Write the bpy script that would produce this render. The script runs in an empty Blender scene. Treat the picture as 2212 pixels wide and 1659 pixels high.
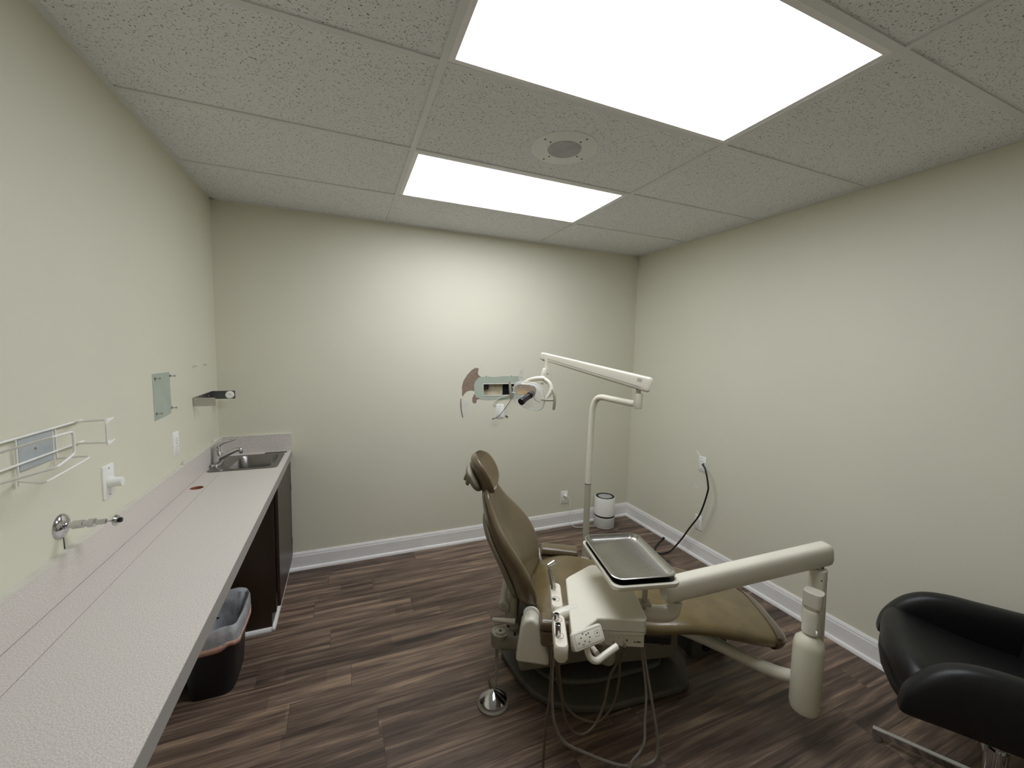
import bpy, bmesh, math, random
from mathutils import Vector, Matrix
from math import pi, sin, cos, radians
random.seed(7)
scene = bpy.context.scene
col = scene.collection
# ------------------------------------------------------------------ camera, world, exposure
def axes(yaw, pitch, roll):
    F = Vector((sin(yaw)*cos(pitch), cos(yaw)*cos(pitch), sin(pitch)))
    R = F.cross(Vector((0, 0, 1))).normalized(); U = R.cross(F)
    return R*cos(roll)+U*sin(roll), -R*sin(roll)+U*cos(roll), F
R_, U_, F_ = axes(0.394873, -0.085214, 0.022452)
cam = bpy.data.cameras.new('camera'); camo = bpy.data.objects.new('camera', cam); col.objects.link(camo)
camo.matrix_world = Matrix(((R_.x, U_.x, -F_.x, 0.76335), (R_.y, U_.y, -F_.y, -3.13007), (R_.z, U_.z, -F_.z, 1.60331), (0, 0, 0, 1)))
cam.sensor_width = 36; cam.lens = 36*870.5345/2212; cam.clip_start = 0.02
scene.camera = camo
scene.view_settings.view_transform = 'Standard'; scene.view_settings.look = 'None'
scene.view_settings.exposure = 0.0; scene.view_settings.gamma = 1; scene.view_settings.use_curve_mapping = False
world = bpy.data.worlds.new('world'); scene.world = world; world.use_nodes = True
world.node_tree.nodes['Background'].inputs[0].default_value = (0.9, 0.95, 1, 1)
world.node_tree.nodes['Background'].inputs[1].default_value = 0.0
LIGHT = 10.4          # strength of the ceiling troffer diffusers
LIGHT_COL = (0.92, 0.97, 1.04)

# ------------------------------------------------------------------ room numbers (metres)
H, W, YF = 2.502, 3.327, -4.3
CZ, CD = 0.8715, 0.4176          # countertop height and depth
GX = [1.0613, 2.2805]            # ceiling grid, lengthwise bars
GY = [-(0.5696+0.6096*k) for k in range(7)]

# ------------------------------------------------------------------ helpers
def lin(c):
    c = [v/255 for v in c]
    return tuple((v/12.92 if v <= 0.04045 else ((v+0.055)/1.055)**2.4) for v in c)
def mat(name, rgb, rough=0.5, metal=0.0, coat=0.0, emit=0, noise=None, bump=None, alpha=1, trans=0, ior=None):
    m = bpy.data.materials.new(name); m.use_nodes = True
    nt = m.node_tree; b = nt.nodes['Principled BSDF']; c = lin(rgb)
    b.inputs['Base Color'].default_value = (*c, 1); b.inputs['Roughness'].default_value = rough
    b.inputs['Metallic'].default_value = metal; b.inputs['Coat Weight'].default_value = coat
    b.inputs['Alpha'].default_value = alpha; b.inputs['Transmission Weight'].default_value = trans
    if ior: b.inputs['IOR'].default_value = ior
    tc = nt.nodes.new('ShaderNodeTexCoord')
    if noise:   # (scale, amount, stretch)
        sc, am, st = noise
        mp = nt.nodes.new('ShaderNodeMapping'); mp.inputs['Scale'].default_value = st
        n = nt.nodes.new('ShaderNodeTexNoise'); n.inputs['Scale'].default_value = sc; n.inputs['Detail'].default_value = 5
        r = nt.nodes.new('ShaderNodeMapRange'); r.inputs[1].default_value = 0.3; r.inputs[2].default_value = 0.7
        r.inputs[3].default_value = 1-am; r.inputs[4].default_value = 1+am
        mx = nt.nodes.new('ShaderNodeVectorMath'); mx.operation = 'SCALE'; mx.inputs[0].default_value = c
        nt.links.new(tc.outputs['Object'], mp.inputs[0]); nt.links.new(mp.outputs[0], n.inputs['Vector'])
        nt.links.new(n.outputs['Fac'], r.inputs[0]); nt.links.new(r.outputs[0], mx.inputs['Scale'])
        nt.links.new(mx.outputs[0], b.inputs['Base Color'])
    if bump:    # (scale, strength, distance)
        n = nt.nodes.new('ShaderNodeTexNoise'); n.inputs['Scale'].default_value = bump[0]; n.inputs['Detail'].default_value = 3
        bp = nt.nodes.new('ShaderNodeBump'); bp.inputs['Strength'].default_value = bump[1]; bp.inputs['Distance'].default_value = bump[2]
        nt.links.new(tc.outputs['Object'], n.inputs['Vector']); nt.links.new(n.outputs['Fac'], bp.inputs['Height'])
        nt.links.new(bp.outputs[0], b.inputs['Normal'])
    if emit:
        b.inputs['Emission Color'].default_value = (*LIGHT_COL, 1); b.inputs['Emission Strength'].default_value = emit
    return m
ONE = (1, 1, 1)
M = dict(
 wall=mat('wall_paint', (220, 216, 197), 0.55, noise=(1.5, 0.02, ONE), bump=(260, 0.12, 0.002)),
 trim=mat('white_trim_paint', (240, 237, 234), 0.35, noise=(6, 0.04, (1, 1, 4))),
 plastic=mat('white_plastic', (240, 239, 233), 0.4, noise=(30, 0.01, ONE)),
 cream=mat('cream_enamel', (220, 214, 197), 0.28, coat=0.25, noise=(8, 0.02, ONE)),
 cream2=mat('greyish_enamel', (176, 170, 152), 0.35, noise=(8, 0.03, ONE)),
 holder=mat('pinkish_cream_plastic', (224, 214, 198), 0.3, coat=0.2, noise=(8, 0.02, ONE)),
 seam=mat('dark_seam', (110, 106, 98), 0.6, noise=(40, 0.05, ONE)),
 vinyl=mat('taupe_vinyl', (104, 90, 66), 0.3, coat=0.35, noise=(7, 0.1, ONE), bump=(220, 0.05, 0.002)),
 vinyl_worn=mat('worn_taupe_vinyl', (108, 92, 60), 0.30, coat=0.35, noise=(9, 0.22, ONE), bump=(60, 0.2, 0.004)),
 toe=mat('toe_cover_plastic', (84, 68, 46), 0.2, coat=0.6, noise=(12, 0.15, ONE)),
 base=mat('base_housing_plastic', (128, 120, 104), 0.5, noise=(10, 0.05, ONE)),
 plate=mat('dark_rubber_base', (82, 78, 70), 0.6, noise=(20, 0.08, ONE)),
 taupe=mat('taupe_plastic', (138, 131, 112), 0.5, noise=(10, 0.04, ONE)),
 dark=mat('dark_plastic', (22, 22, 24), 0.4, noise=(20, 0.1, ONE)),
 black=mat('black_rubber', (14, 14, 16), 0.45, noise=(20, 0.1, ONE)),
 leather=mat('black_leather', (15, 15, 16), 0.46, coat=0.0, noise=(14, 0.15, ONE), bump=(320, 0.15, 0.002)),
 chrome=mat('chrome', (205, 205, 208), 0.08, 1, noise=(20, 0.01, ONE)),
 steel=mat('brushed_steel', (188, 186, 180), 0.27, 1.0, noise=(90, 0.06, ONE)),
 sink=mat('sink_steel', (140, 138, 134), 0.3, 1, noise=(60, 0.08, (1, 6, 1))),
 wood=mat('dark_walnut_veneer', (56, 42, 33), 0.38, noise=(9, 0.22, (1, 1, 0.12))),
 bottle=mat('milky_bottle_plastic', (206, 200, 178), 0.42, noise=(14, 0.02, ONE)),
 hose1=mat('tan_hose', (88, 76, 57), 0.5, noise=(50, 0.1, ONE)),
 hose2=mat('grey_hose', (118, 112, 102), 0.5, noise=(50, 0.1, ONE)),
 drywall=mat('bare_green_drywall', (172, 181, 166), 0.8, noise=(12, 0.05, ONE)),
 paper=mat('torn_brown_paper', (140, 120, 104), 0.9, noise=(30, 0.12, ONE)),
 gypsum=mat('white_gypsum', (214, 210, 198), 0.85, noise=(30, 0.05, ONE)),
 plaster=mat('mottled_cavity_board', (196, 184, 160), 0.85, noise=(28, 0.28, ONE)),
 cavity=mat('dark_cavity', (30, 34, 36), 0.8, noise=(20, 0.1, ONE)),
 copper=mat('brown_particle_board', (150, 96, 68), 0.8, noise=(40, 0.15, ONE)),
 grey=mat('grey_paint', (120, 120, 118), 0.5, noise=(20, 0.05, ONE)),
 bluegrey=mat('galvanised_steel_plate', (186, 192, 196), 0.35, 0.3, noise=(40, 0.04, ONE)),
 bag=mat('clear_bag_plastic', (222, 223, 226), 0.22, alpha=0.6, noise=(14, 0.25, ONE), bump=(20, 0.6, 0.01)),
 bagred=mat('pink_bag_drawstring', (206, 160, 144), 0.4, noise=(30, 0.2, ONE)),
 shield=mat('clear_light_shield', (240, 242, 240), 0.05, alpha=0.20, noise=(10, 0.02, ONE)),
 amber=mat('amber_reflector', (222, 172, 62), 0.3, 0.0, coat=0.5, noise=(22, 0.3, ONE)),
 diff=mat('troffer_diffuser', (255, 255, 255), 0.5, emit=LIGHT, noise=(4, 0.02, ONE)),
)

def floor_mat():
    m = bpy.data.materials.new('vinyl_plank_floor'); m.use_nodes = True; nt = m.node_tree; N = nt.nodes; L = nt.links
    b = N['Principled BSDF']; tc = N.new('ShaderNodeTexCoord')
    br = N.new('ShaderNodeTexBrick'); br.offset = 0.0; br.squash = 1
    for k, v in (('Scale', 1), ('Brick Width', 1.2), ('Row Height', 0.152), ('Mortar Size', 0.0012), ('Bias', 0), ('Mortar Smooth', 0.1)):
        br.inputs[k].default_value = v
    br.inputs['Color1'].default_value = (0, 0, 0, 1); br.inputs['Color2'].default_value = (1, 1, 1, 1)
    br.inputs['Mortar'].default_value = (0.5, 0.5, 0.5, 1)
    def shifted(rowh, length, seed, out):
        sx_ = N.new('ShaderNodeSeparateXYZ'); L.new(tc.outputs['Object'], sx_.inputs[0])
        dv = N.new('ShaderNodeMath'); dv.operation = 'DIVIDE'; dv.inputs[1].default_value = rowh; L.new(sx_.outputs[1], dv.inputs[0])
        fl = N.new('ShaderNodeMath'); fl.operation = 'FLOOR'; L.new(dv.outputs[0], fl.inputs[0])
        ad_ = N.new('ShaderNodeMath'); ad_.operation = 'ADD'; ad_.inputs[1].default_value = seed; L.new(fl.outputs[0], ad_.inputs[0])
        wn = N.new('ShaderNodeTexWhiteNoise'); wn.noise_dimensions = '1D'; L.new(ad_.outputs[0], wn.inputs['W'])
        ma = N.new('ShaderNodeMath'); ma.operation = 'MULTIPLY_ADD'; ma.inputs[1].default_value = length; L.new(wn.outputs['Value'], ma.inputs[0]); L.new(sx_.outputs[0], ma.inputs[2])
        cb = N.new('ShaderNodeCombineXYZ'); L.new(ma.outputs[0], cb.inputs[0]); L.new(sx_.outputs[1], cb.inputs[1]); L.new(cb.outputs[0], out)
    shifted(0.152, 1.2, 0.5, br.inputs['Vector'])
    # a second, finer strip pattern printed inside each plank
    br2 = N.new('ShaderNodeTexBrick'); br2.offset = 0.0
    for k, v in (('Scale', 1), ('Brick Width', 0.9), ('Row Height', 0.076), ('Mortar Size', 0.0), ('Bias', 0)):
        br2.inputs[k].default_value = v
    br2.inputs['Color1'].default_value = (0, 0, 0, 1); br2.inputs['Color2'].default_value = (1, 1, 1, 1)
    shifted(0.076, 0.9, 40.5, br2.inputs['Vector'])
    # grain, stretched along x and shifted per plank
    ad = N.new('ShaderNodeVectorMath'); ad.operation = 'MULTIPLY_ADD'
    ad.inputs[1].default_value = (7, 3, 11); L.new(br.outputs['Color'], ad.inputs[0]); L.new(tc.outputs['Object'], ad.inputs[2])
    def streak(scale, st, det):
        mp = N.new('ShaderNodeMapping'); mp.inputs['Scale'].default_value = st; L.new(ad.outputs[0], mp.inputs[0])
        n = N.new('ShaderNodeTexNoise'); n.inputs['Scale'].default_value = scale; n.inputs['Detail'].default_value = det
        n.inputs['Distortion'].default_value = 0.7; L.new(mp.outputs[0], n.inputs['Vector']); return n
    n1 = streak(2.2, (0.8, 13, 1), 4); n2 = streak(9, (0.7, 16, 1), 5)
    a1 = N.new('ShaderNodeMath'); a1.operation = 'MULTIPLY'; a1.inputs[1].default_value = 0.95; L.new(n1.outputs['Fac'], a1.inputs[0])
    a2 = N.new('ShaderNodeMath'); a2.operation = 'MULTIPLY_ADD'; a2.inputs[1].default_value = 0.35; L.new(n2.outputs['Fac'], a2.inputs[0]); L.new(a1.outputs[0], a2.inputs[2])
    a3 = N.new('ShaderNodeMath'); a3.operation = 'MULTIPLY_ADD'; a3.inputs[1].default_value = 0.10; L.new(br2.outputs['Color'], a3.inputs[0]); L.new(a2.outputs[0], a3.inputs[2])
    a4 = N.new('ShaderNodeMath'); a4.operation = 'MULTIPLY_ADD'; a4.inputs[1].default_value = 0.08; L.new(br.outputs['Color'], a4.inputs[0]); L.new(a3.outputs[0], a4.inputs[2])
    rp = N.new('ShaderNodeValToRGB'); L.new(a4.outputs[0], rp.inputs[0]); e = rp.color_ramp.elements
    e[0].position = 0.48; e[0].color = (*lin((54, 43, 36)), 1); e[1].position = 1.0; e[1].color = (*lin((168, 142, 118)), 1)
    for p, c in ((0.64, (84, 69, 59)), (0.78, (110, 92, 79)), (0.9, (140, 118, 99))):
        x = e.new(p); x.color = (*lin(c), 1)
    mx = N.new('ShaderNodeMixRGB'); mx.blend_type = 'MIX'; mx.inputs[2].default_value = (*lin((40, 33, 28)), 1)
    mf = N.new('ShaderNodeMath'); mf.operation = 'MULTIPLY'; mf.inputs[1].default_value = 0.6; L.new(br.outputs['Fac'], mf.inputs[0])
    L.new(mf.outputs[0], mx.inputs[0]); L.new(rp.outputs[0], mx.inputs[1]); L.new(mx.outputs[0], b.inputs['Base Color'])
    b.inputs['Roughness'].default_value = 0.42; b.inputs['Specular IOR Level'].default_value = 0.35
    bp = N.new('ShaderNodeBump'); bp.inputs['Strength'].default_value = 0.25; bp.inputs['Distance'].default_value = 0.002
    L.new(n2.outputs['Fac'], bp.inputs['Height']); L.new(bp.outputs[0], b.inputs['Normal'])
    return m
def ceiling_mat():
    m = bpy.data.materials.new('fissured_ceiling_tile'); m.use_nodes = True; nt = m.node_tree; N = nt.nodes; L = nt.links
    b = N['Principled BSDF']; tc = N.new('ShaderNodeTexCoord'); b.inputs['Roughness'].default_value = 0.9
    def spots(scale, st, lo, hi):
        mp = N.new('ShaderNodeMapping'); mp.inputs['Scale'].default_value = st; L.new(tc.outputs['Object'], mp.inputs[0])
        n = N.new('ShaderNodeTexNoise'); n.inputs['Scale'].default_value = scale; n.inputs['Detail'].default_value = 2
        n.inputs['Distortion'].default_value = 0.4; L.new(mp.outputs[0], n.inputs['Vector'])
        r = N.new('ShaderNodeMapRange'); r.inputs[1].default_value = lo; r.inputs[2].default_value = hi; L.new(n.outputs['Fac'], r.inputs[0]); return r
    s1 = spots(170, (1, 1, 1), 0.615, 0.675); s2 = spots(400, (1, 1, 1), 0.60, 0.70)
    a = N.new('ShaderNodeMath'); a.operation = 'MAXIMUM'; L.new(s1.outputs[0], a.inputs[0])
    h = N.new('ShaderNodeMath'); h.operation = 'MULTIPLY'; h.inputs[1].default_value = 0.45; L.new(s2.outputs[0], h.inputs[0]); L.new(h.outputs[0], a.inputs[1])
    mx = N.new('ShaderNodeMixRGB'); mx.inputs[1].default_value = (*lin((236, 237, 237)), 1); mx.inputs[2].default_value = (*lin((132, 128, 122)), 1)
    L.new(a.outputs[0], mx.inputs[0]); L.new(mx.outputs[0], b.inputs['Base Color'])
    bp = N.new('ShaderNodeBump'); bp.inputs['Strength'].default_value = 0.5; bp.inputs['Distance'].default_value = -0.002
    L.new(a.outputs[0], bp.inputs['Height']); L.new(bp.outputs[0], b.inputs['Normal'])
    return m
def laminate_mat():
    m = bpy.data.materials.new('speckled_laminate'); m.use_nodes = True; nt = m.node_tree; N = nt.nodes; L = nt.links
    b = N['Principled BSDF']; tc = N.new('ShaderNodeTexCoord'); b.inputs['Roughness'].default_value = 0.38
    n = N.new('ShaderNodeTexNoise'); n.inputs['Scale'].default_value = 330; n.inputs['Detail'].default_value = 3; L.new(tc.outputs['Object'], n.inputs['Vector'])
    rp = N.new('ShaderNodeValToRGB'); L.new(n.outputs['Fac'], rp.inputs[0]); e = rp.color_ramp.elements
    e[0].position = 0.36; e[0].color = (*lin((195, 187, 181)), 1); e[1].position = 0.64; e[1].color = (*lin((229, 221, 214)), 1)
    x = e.new(0.5); x.color = (*lin((212, 204, 197)), 1)
    L.new(rp.outputs[0], b.inputs['Base Color'])
    return m
M['floor'] = floor_mat(); M['ceil'] = ceiling_mat(); M['lam'] = laminate_mat()

class MB:
    def __init__(s): s.v = []; s.f = []
    def add(s, v, f):
        n = len(s.v); s.v += [tuple(p) for p in v]; s.f += [tuple(i+n for i in q) for q in f]; return s
    def box(s, a, b):
        x0, y0, z0 = a; x1, y1, z1 = b
        return s.add([(x0,y0,z0),(x1,y0,z0),(x1,y1,z0),(x0,y1,z0),(x0,y0,z1),(x1,y0,z1),(x1,y1,z1),(x0,y1,z1)],
                     [(0,3,2,1),(4,5,6,7),(0,1,5,4),(1,2,6,5),(2,3,7,6),(3,0,4,7)])
    def cbox(s, c, size, rot=0, axis='Z'):
        m = Matrix.Translation(c) @ Matrix.Rotation(rot, 4, axis); a, b, d = (k/2 for k in size)
        t = MB().box((-a,-b,-d), (a,b,d)); return s.add([m @ Vector(p) for p in t.v], t.f)
    def prism(s, poly, z0, z1):     # poly counter-clockwise in xy
        n = len(poly)
        return s.add([(x,y,z0) for x,y in poly]+[(x,y,z1) for x,y in poly],
            [tuple(range(n-1,-1,-1)), tuple(range(n,2*n))]+[(i,(i+1)%n,n+(i+1)%n,n+i) for i in range(n)])
    def extr(s, pts, d):            # closed 3D polygon pushed along d
        n = len(pts); d = Vector(d)
        return s.add([Vector(p) for p in pts]+[Vector(p)+d for p in pts],
            [tuple(range(n-1,-1,-1)), tuple(range(n,2*n))]+[(i,(i+1)%n,n+(i+1)%n,n+i) for i in range(n)])
    def loft(s, rings, cap=True):
        n = len(rings[0]); v = [p for r in rings for p in r]; f = []
        for k in range(len(rings)-1):
            for i in range(n):
                j = (i+1) % n; f.append((k*n+i, k*n+j, (k+1)*n+j, (k+1)*n+i))
        if cap: f += [tuple(range(n-1,-1,-1)), tuple(range((len(rings)-1)*n, len(rings)*n))]
        return s.add(v, f)
    def tube(s, pts, r, n=12, smooth=6, cap=True):
        P = [Vector(p) for p in pts]; rs = r if isinstance(r, (list, tuple)) else [r]*len(P)
        if smooth and len(P) > 2:
            Q = []; RR = []
            for i in range(len(P)-1):
                a, b, c, d = P[max(i-1,0)], P[i], P[i+1], P[min(i+2,len(P)-1)]
                for k in range(smooth):
                    t = k/smooth
                    Q.append(0.5*((2*b)+(c-a)*t+(2*a-5*b+4*c-d)*t*t+(3*b-a-3*c+d)*t**3)); RR.append(rs[i]*(1-t)+rs[i+1]*t)
            Q.append(P[-1]); RR.append(rs[-1]); P, rs = Q, RR
        rings = []; prev = None
        for i, p in enumerate(P):
            t = (P[min(i+1,len(P)-1)]-P[max(i-1,0)]).normalized()
            if prev is None:
                u = t.cross(Vector((0,0,1)) if abs(t.z) < 0.9 else Vector((1,0,0))).normalized()
            else: u = (prev-t*prev.dot(t)).normalized()
            prev = u; w = t.cross(u)
            rings.append([p+(u*cos(2*pi*k/n)+w*sin(2*pi*k/n))*rs[i] for k in range(n)])
        return s.loft(rings, cap)
    def lathe(s, prof, c, axis=(0,0,1), n=32):   # prof: (radius, height) from bottom to top
        ax = Vector(axis).normalized(); u = ax.cross(Vector((1,0,0)) if abs(ax.x) < 0.9 else Vector((0,1,0))).normalized(); w = ax.cross(u)
        return s.loft([[Vector(c)+ax*h+(u*cos(2*pi*k/n)+w*sin(2*pi*k/n))*max(r,1e-4) for k in range(n)] for r, h in prof])
    def cyl(s, a, b, r, n=24): return s.tube([a, b], r, n, 0)

def obj(name, mb, m, parent=None, bevel=0, seg=2, sub=0, smooth=True, world=True, **props):
    v = [Vector(p) for p in mb.v]
    root = parent
    while root is not None and root.parent is not None: root = root.parent
    if root is not None and world:
        inv = ROOT[root.name].inverted(); v = [inv @ p for p in v]
    me = bpy.data.meshes.new(name); me.from_pydata([tuple(p) for p in v], [], mb.f)
    bm = bmesh.new(); bm.from_mesh(me); bmesh.ops.recalc_face_normals(bm, faces=bm.faces); bm.to_mesh(me); bm.free()
    me.materials.append(M[m] if isinstance(m, str) else m)
    o = bpy.data.objects.new(name, me); col.objects.link(o); o.parent = parent
    for p in me.polygons: p.use_smooth = smooth
    if bevel:
        b = o.modifiers.new('bevel', 'BEVEL'); b.width = bevel; b.segments = seg; b.limit_method = 'ANGLE'; b.angle_limit = radians(30)
    if sub:
        b = o.modifiers.new('sub', 'SUBSURF'); b.levels = sub; b.render_levels = sub
    if smooth and not sub:
        e = o.modifiers.new('edges', 'EDGE_SPLIT') if not bevel else None
        if e: e.split_angle = radians(38)
        else:
            w = o.modifiers.new('wn', 'WEIGHTED_NORMAL'); w.keep_sharp = True
    for k, x in props.items(): o[k] = x
    return o
ROOT = {}
def thing(name, label, cat, loc=(0,0,0), rz=0, group=None):
    o = bpy.data.objects.new(name, None); col.objects.link(o); o.location = loc; o.rotation_euler = (0,0,rz)
    o.empty_display_size = 0.05
    o['label'] = label; o['category'] = cat
    if group: o['group'] = group
    ROOT[o.name] = Matrix.Translation(loc) @ Matrix.Rotation(rz, 4, 'Z')
    return o
def tag(o, label, cat, group=None):
    o['label'] = label; o['category'] = cat
    if group: o['group'] = group
    return o
def struct(name, mb, m, parent=None, **k):
    o = obj(name, mb, m, parent, **k)
    if parent is None: o['kind'] = 'structure'; ROOT[o.name] = Matrix.Identity(4)
    return o
def supr(a, n=4.0):   # superellipse factor pair for angle a
    c, s = cos(a), sin(a)
    return math.copysign(abs(c)**(2/n), c), math.copysign(abs(s)**(2/n), s)
def rrect(cx, cy, w, h, r, n=6, rot=0):
    pts = []
    for qx, qy, a0 in ((1,1,0),(-1,1,90),(-1,-1,180),(1,-1,270)):
        for k in range(n+1):
            a = radians(a0+90*k/n); x = qx*(w/2-r)+r*cos(a); y = qy*(h/2-r)+r*sin(a)
            pts.append((cx+x*cos(rot)-y*sin(rot), cy+x*sin(rot)+y*cos(rot)))
    return pts

# ================================================================== THE ROOM
struct('floor', MB().box((-0.15, YF-0.15, -0.1), (W+0.15, 0.15, 0)), 'floor', smooth=False)
struct('wall_left', MB().box((-0.12, YF, 0), (0, 0, H+0.1)), 'wall', smooth=False)
struct('wall_right', MB().box((W, YF, 0), (W+0.12, 0, H+0.1)), 'wall', smooth=False)
struct('wall_front', MB().box((-0.12, YF-0.12, 0), (W+0.12, YF, H+0.1)), 'wall', smooth=False)
# back wall with the hole cut for the removed fixture
hx0, hx1, hz0, hz1 = 1.812, 2.094, 1.219, 1.317
wb = MB()
wb.box((-0.12, 0, 0), (hx0, 0.016, H+0.1)); wb.box((hx1, 0, 0), (W+0.12, 0.016, H+0.1))
wb.box((hx0, 0, 0), (hx1, 0.016, hz0)); wb.box((hx0, 0, hz1), (hx1, 0.016, H+0.1))
wb.box((-0.12, 0.09, 0), (W+0.12, 0.13, H+0.1))
wallb = struct('wall_back', wb, 'wall', smooth=False)
# ceiling: tiles with openings for the two troffers, plus the exposed grid
L1 = (GX[0], GX[1], GY[1], GY[0]); L2 = (GX[0], GX[1], GY[3], GY[2])
cm = MB(); cm.box((-0.12, YF, H), (GX[0], 0.12, H+0.03)); cm.box((GX[1], YF, H), (W+0.12, 0.12, H+0.03))
for y0, y1 in ((GY[0], 0.12), (GY[2], GY[1]), (YF, GY[3])): cm.box((GX[0], y0, H), (GX[1], y1, H+0.03))
ceil = struct('ceiling', cm, 'ceil', smooth=False)
M['grid'] = mat('grid_paint', (224, 224, 222), 0.45, noise=(10, 0.02, ONE))
g = MB()
for x in GX: g.box((x-0.012, YF, H-0.005), (x+0.012, 0, H+0.001))
for y in GY: g.box((0, y-0.012, H-0.0045), (W, y+0.012, H+0.001))
g.box((0, YF, H-0.006), (0.022, 0, H+0.001)); g.box((W-0.022, YF, H-0.006), (W, 0, H+0.001)); g.box((0, -0.022, H-0.006), (W, 0, H+0.001))
obj('ceiling_grid', g, 'grid', ceil, smooth=False)
# baseboards: moulded profile with a shoe strip
def baseboard(name, a, b, inward):
    a, b, q = Vector(a), Vector(b), Vector(inward)
    prof = [(0,0),(0.03,0),(0.03,0.006),(0.026,0.017),(0.015,0.022),(0.015,0.098),(0.012,0.106),(0.012,0.112),(0.006,0.125),(0,0.125)]
    m = MB(); n = len(prof); ra = [a+q*d+Vector((0,0,z)) for d, z in prof]; rb = [b+q*d+Vector((0,0,z)) for d, z in prof]
    m.loft([ra, rb]); return struct(name, m, 'trim', smooth=False)
baseboard('baseboard_back', (0.372, 0, 0), (W, 0, 0), (0, -1, 0))
baseboard('baseboard_right', (W, 0, 0), (W, YF, 0), (-1, 0, 0))
baseboard('baseboard_left', (0, -0.66, 0), (0, YF, 0), (1, 0, 0))

# ---- the damaged patch around the hole (children of the wall: marks on it)
def patch(name, pts, m, y=-0.0012):
    mb = MB(); mb.extr([(x, y, z) for x, z in pts], (0, -y-0.0001, 0)); return obj(name, mb, m, wallb, smooth=False)
def frame_patch(name, outer, inner, m, y):
    mb = MB(); n = len(outer)
    for k in range(n):
        k2 = (k+1) % n
        q = [outer[k], outer[k2], inner[k2], inner[k]]
        mb.extr([(x, y, z) for x, z in q], (0, -y-0.0001, 0))
    return obj(name, mb, m, wallb, smooth=False)
outer = [(1.734,1.316),(1.748,1.352),(1.788,1.376),(1.86,1.378),(1.90,1.374),(2.0,1.381),(2.147,1.380),(2.152,1.27),(2.152,1.185),(2.0,1.184),(1.86,1.183),(1.79,1.190),(1.745,1.225),(1.735,1.27)]
inner = [(hx0,1.316),(hx0,1.317),(hx0,1.317),(1.86,1.317),(1.90,1.317),(2.0,1.317),(hx1,1.317),(hx1,1.27),(hx1,1.219),(2.0,1.219),(1.86,1.219),(hx0,1.219),(hx0,1.225),(hx0,1.27)]
frame_patch('bare_drywall_patch', outer, inner, 'drywall', -0.0016)
patch('torn_paper_patch', [(1.635,1.225),(1.633,1.30),(1.645,1.345),(1.678,1.395),(1.715,1.434),(1.745,1.450),(1.772,1.445),(1.765,1.415),(1.768,1.392),(1.79,1.378),(1.762,1.362),(1.742,1.335),(1.734,1.31),(1.735,1.262),(1.705,1.268),(1.675,1.26),(1.655,1.243),(1.642,1.22)], 'paper', -0.0022)
patch('torn_paper_patch', [(1.722,1.205),(1.738,1.238),(1.752,1.212),(1.786,1.196),(1.755,1.19),(1.757,1.165),(1.742,1.158),(1.722,1.172)], 'paper', -0.0022)
patch('loose_paper_flap', [(1.625,1.195),(1.640,1.205),(1.652,1.19),(1.700,1.17),(1.688,1.135),(1.668,1.09),(1.645,1.055),(1.632,1.10),(1.626,1.15)], 'gypsum', -0.004)
patch('torn_paper_patch', [(1.622,1.2),(1.627,1.2),(1.632,1.11),(1.644,1.05),(1.640,1.048),(1.627,1.10),(1.621,1.15)], 'paper', -0.006)
patch('gypsum_strip', [(2.128,1.352),(2.14,1.345),(2.174,1.342),(2.176,1.432),(2.160,1.446),(2.140,1.440)], 'gypsum', -0.002)
mb = MB()
for x, z in ((2.152,1.413),(2.150,1.372),(1.838,1.381),(2.06,1.381),(1.75,1.398),(1.757,1.19)): mb.cyl((x,-0.003,z), (x,0.001,z), 0.0035, 10)
obj('screw_hole', mb, 'dark', wallb)
mb = MB(); r = 0.004
for a, b in (((hx0,hz0),(hx1,hz0)),((hx0,hz1),(hx1,hz1)),((hx0,hz0),(hx0,hz1))): mb.tube([(a[0],-0.001,a[1]),(b[0],-0.001,b[1])], r, 8, 0)
obj('cut_edge', mb, 'gypsum', wallb)
mb = MB(); mb.box((hx0-0.01, 0.07, hz0-0.02), (hx1+0.01, 0.088, hz1+0.02)); obj('cavity_back', mb, 'cavity', wallb, smooth=False)
mb = MB(); mb.box((hx0+0.005, 0.045, hz0-0.01), (2.0, 0.069, hz1+0.01)); obj('cavity_board', mb, 'plaster', wallb, smooth=False)
mb = MB(); mb.box((hx0+0.002, 0.018, 1.268), (1.868, 0.045, hz1+0.02)); obj('cavity_box', mb, 'dark', wallb, smooth=False, bevel=0.003)

# ================================================================== CEILING LIGHTS AND SPEAKER
def troffer(rect, label):
    x0, x1, y0, y1 = rect
    t = thing('ceiling_light', label, 'ceiling light', ((x0+x1)/2, (y0+y1)/2, H), 0, 'recessed fluorescent troffers')
    f = MB(); a = 0.0125; w = 0.020
    X0, X1, Y0, Y1 = x0+a, x1-a, y0+a, y1-a
    for bx in (((X0,Y0),(X1,Y0+w)), ((X0,Y1-w),(X1,Y1)), ((X0,Y0+w),(X0+w,Y1-w)), ((X1-w,Y0+w),(X1,Y1-w))):
        f.box((*bx[0], H-0.003), (*bx[1], H+0.012))
    f.box((X0, Y0, H+0.10), (X1, Y1, H+0.11))
    for bx in (((X0,Y0),(X1,Y0+0.004)), ((X0,Y1-0.004),(X1,Y1)), ((X0,Y0),(X0+0.004,Y1)), ((X1-0.004,Y0),(X1,Y1))):
        f.box((*bx[0], H+0.012), (*bx[1], H+0.10))
    obj('frame', f, 'trim', t, smooth=False)
    d = MB(); d.box((X0+w, Y0+w, H+0.002), (X1-w, Y1-w, H+0.006)); obj('diffuser', d, 'diff', t, smooth=False)
    return t
troffer(L1, 'recessed white ceiling light panel nearer the back wall, smaller in view')
troffer(L2, 'large glowing ceiling light panel cut off by the top of the photo')
sx, sy = 1.681, -1.474
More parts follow.
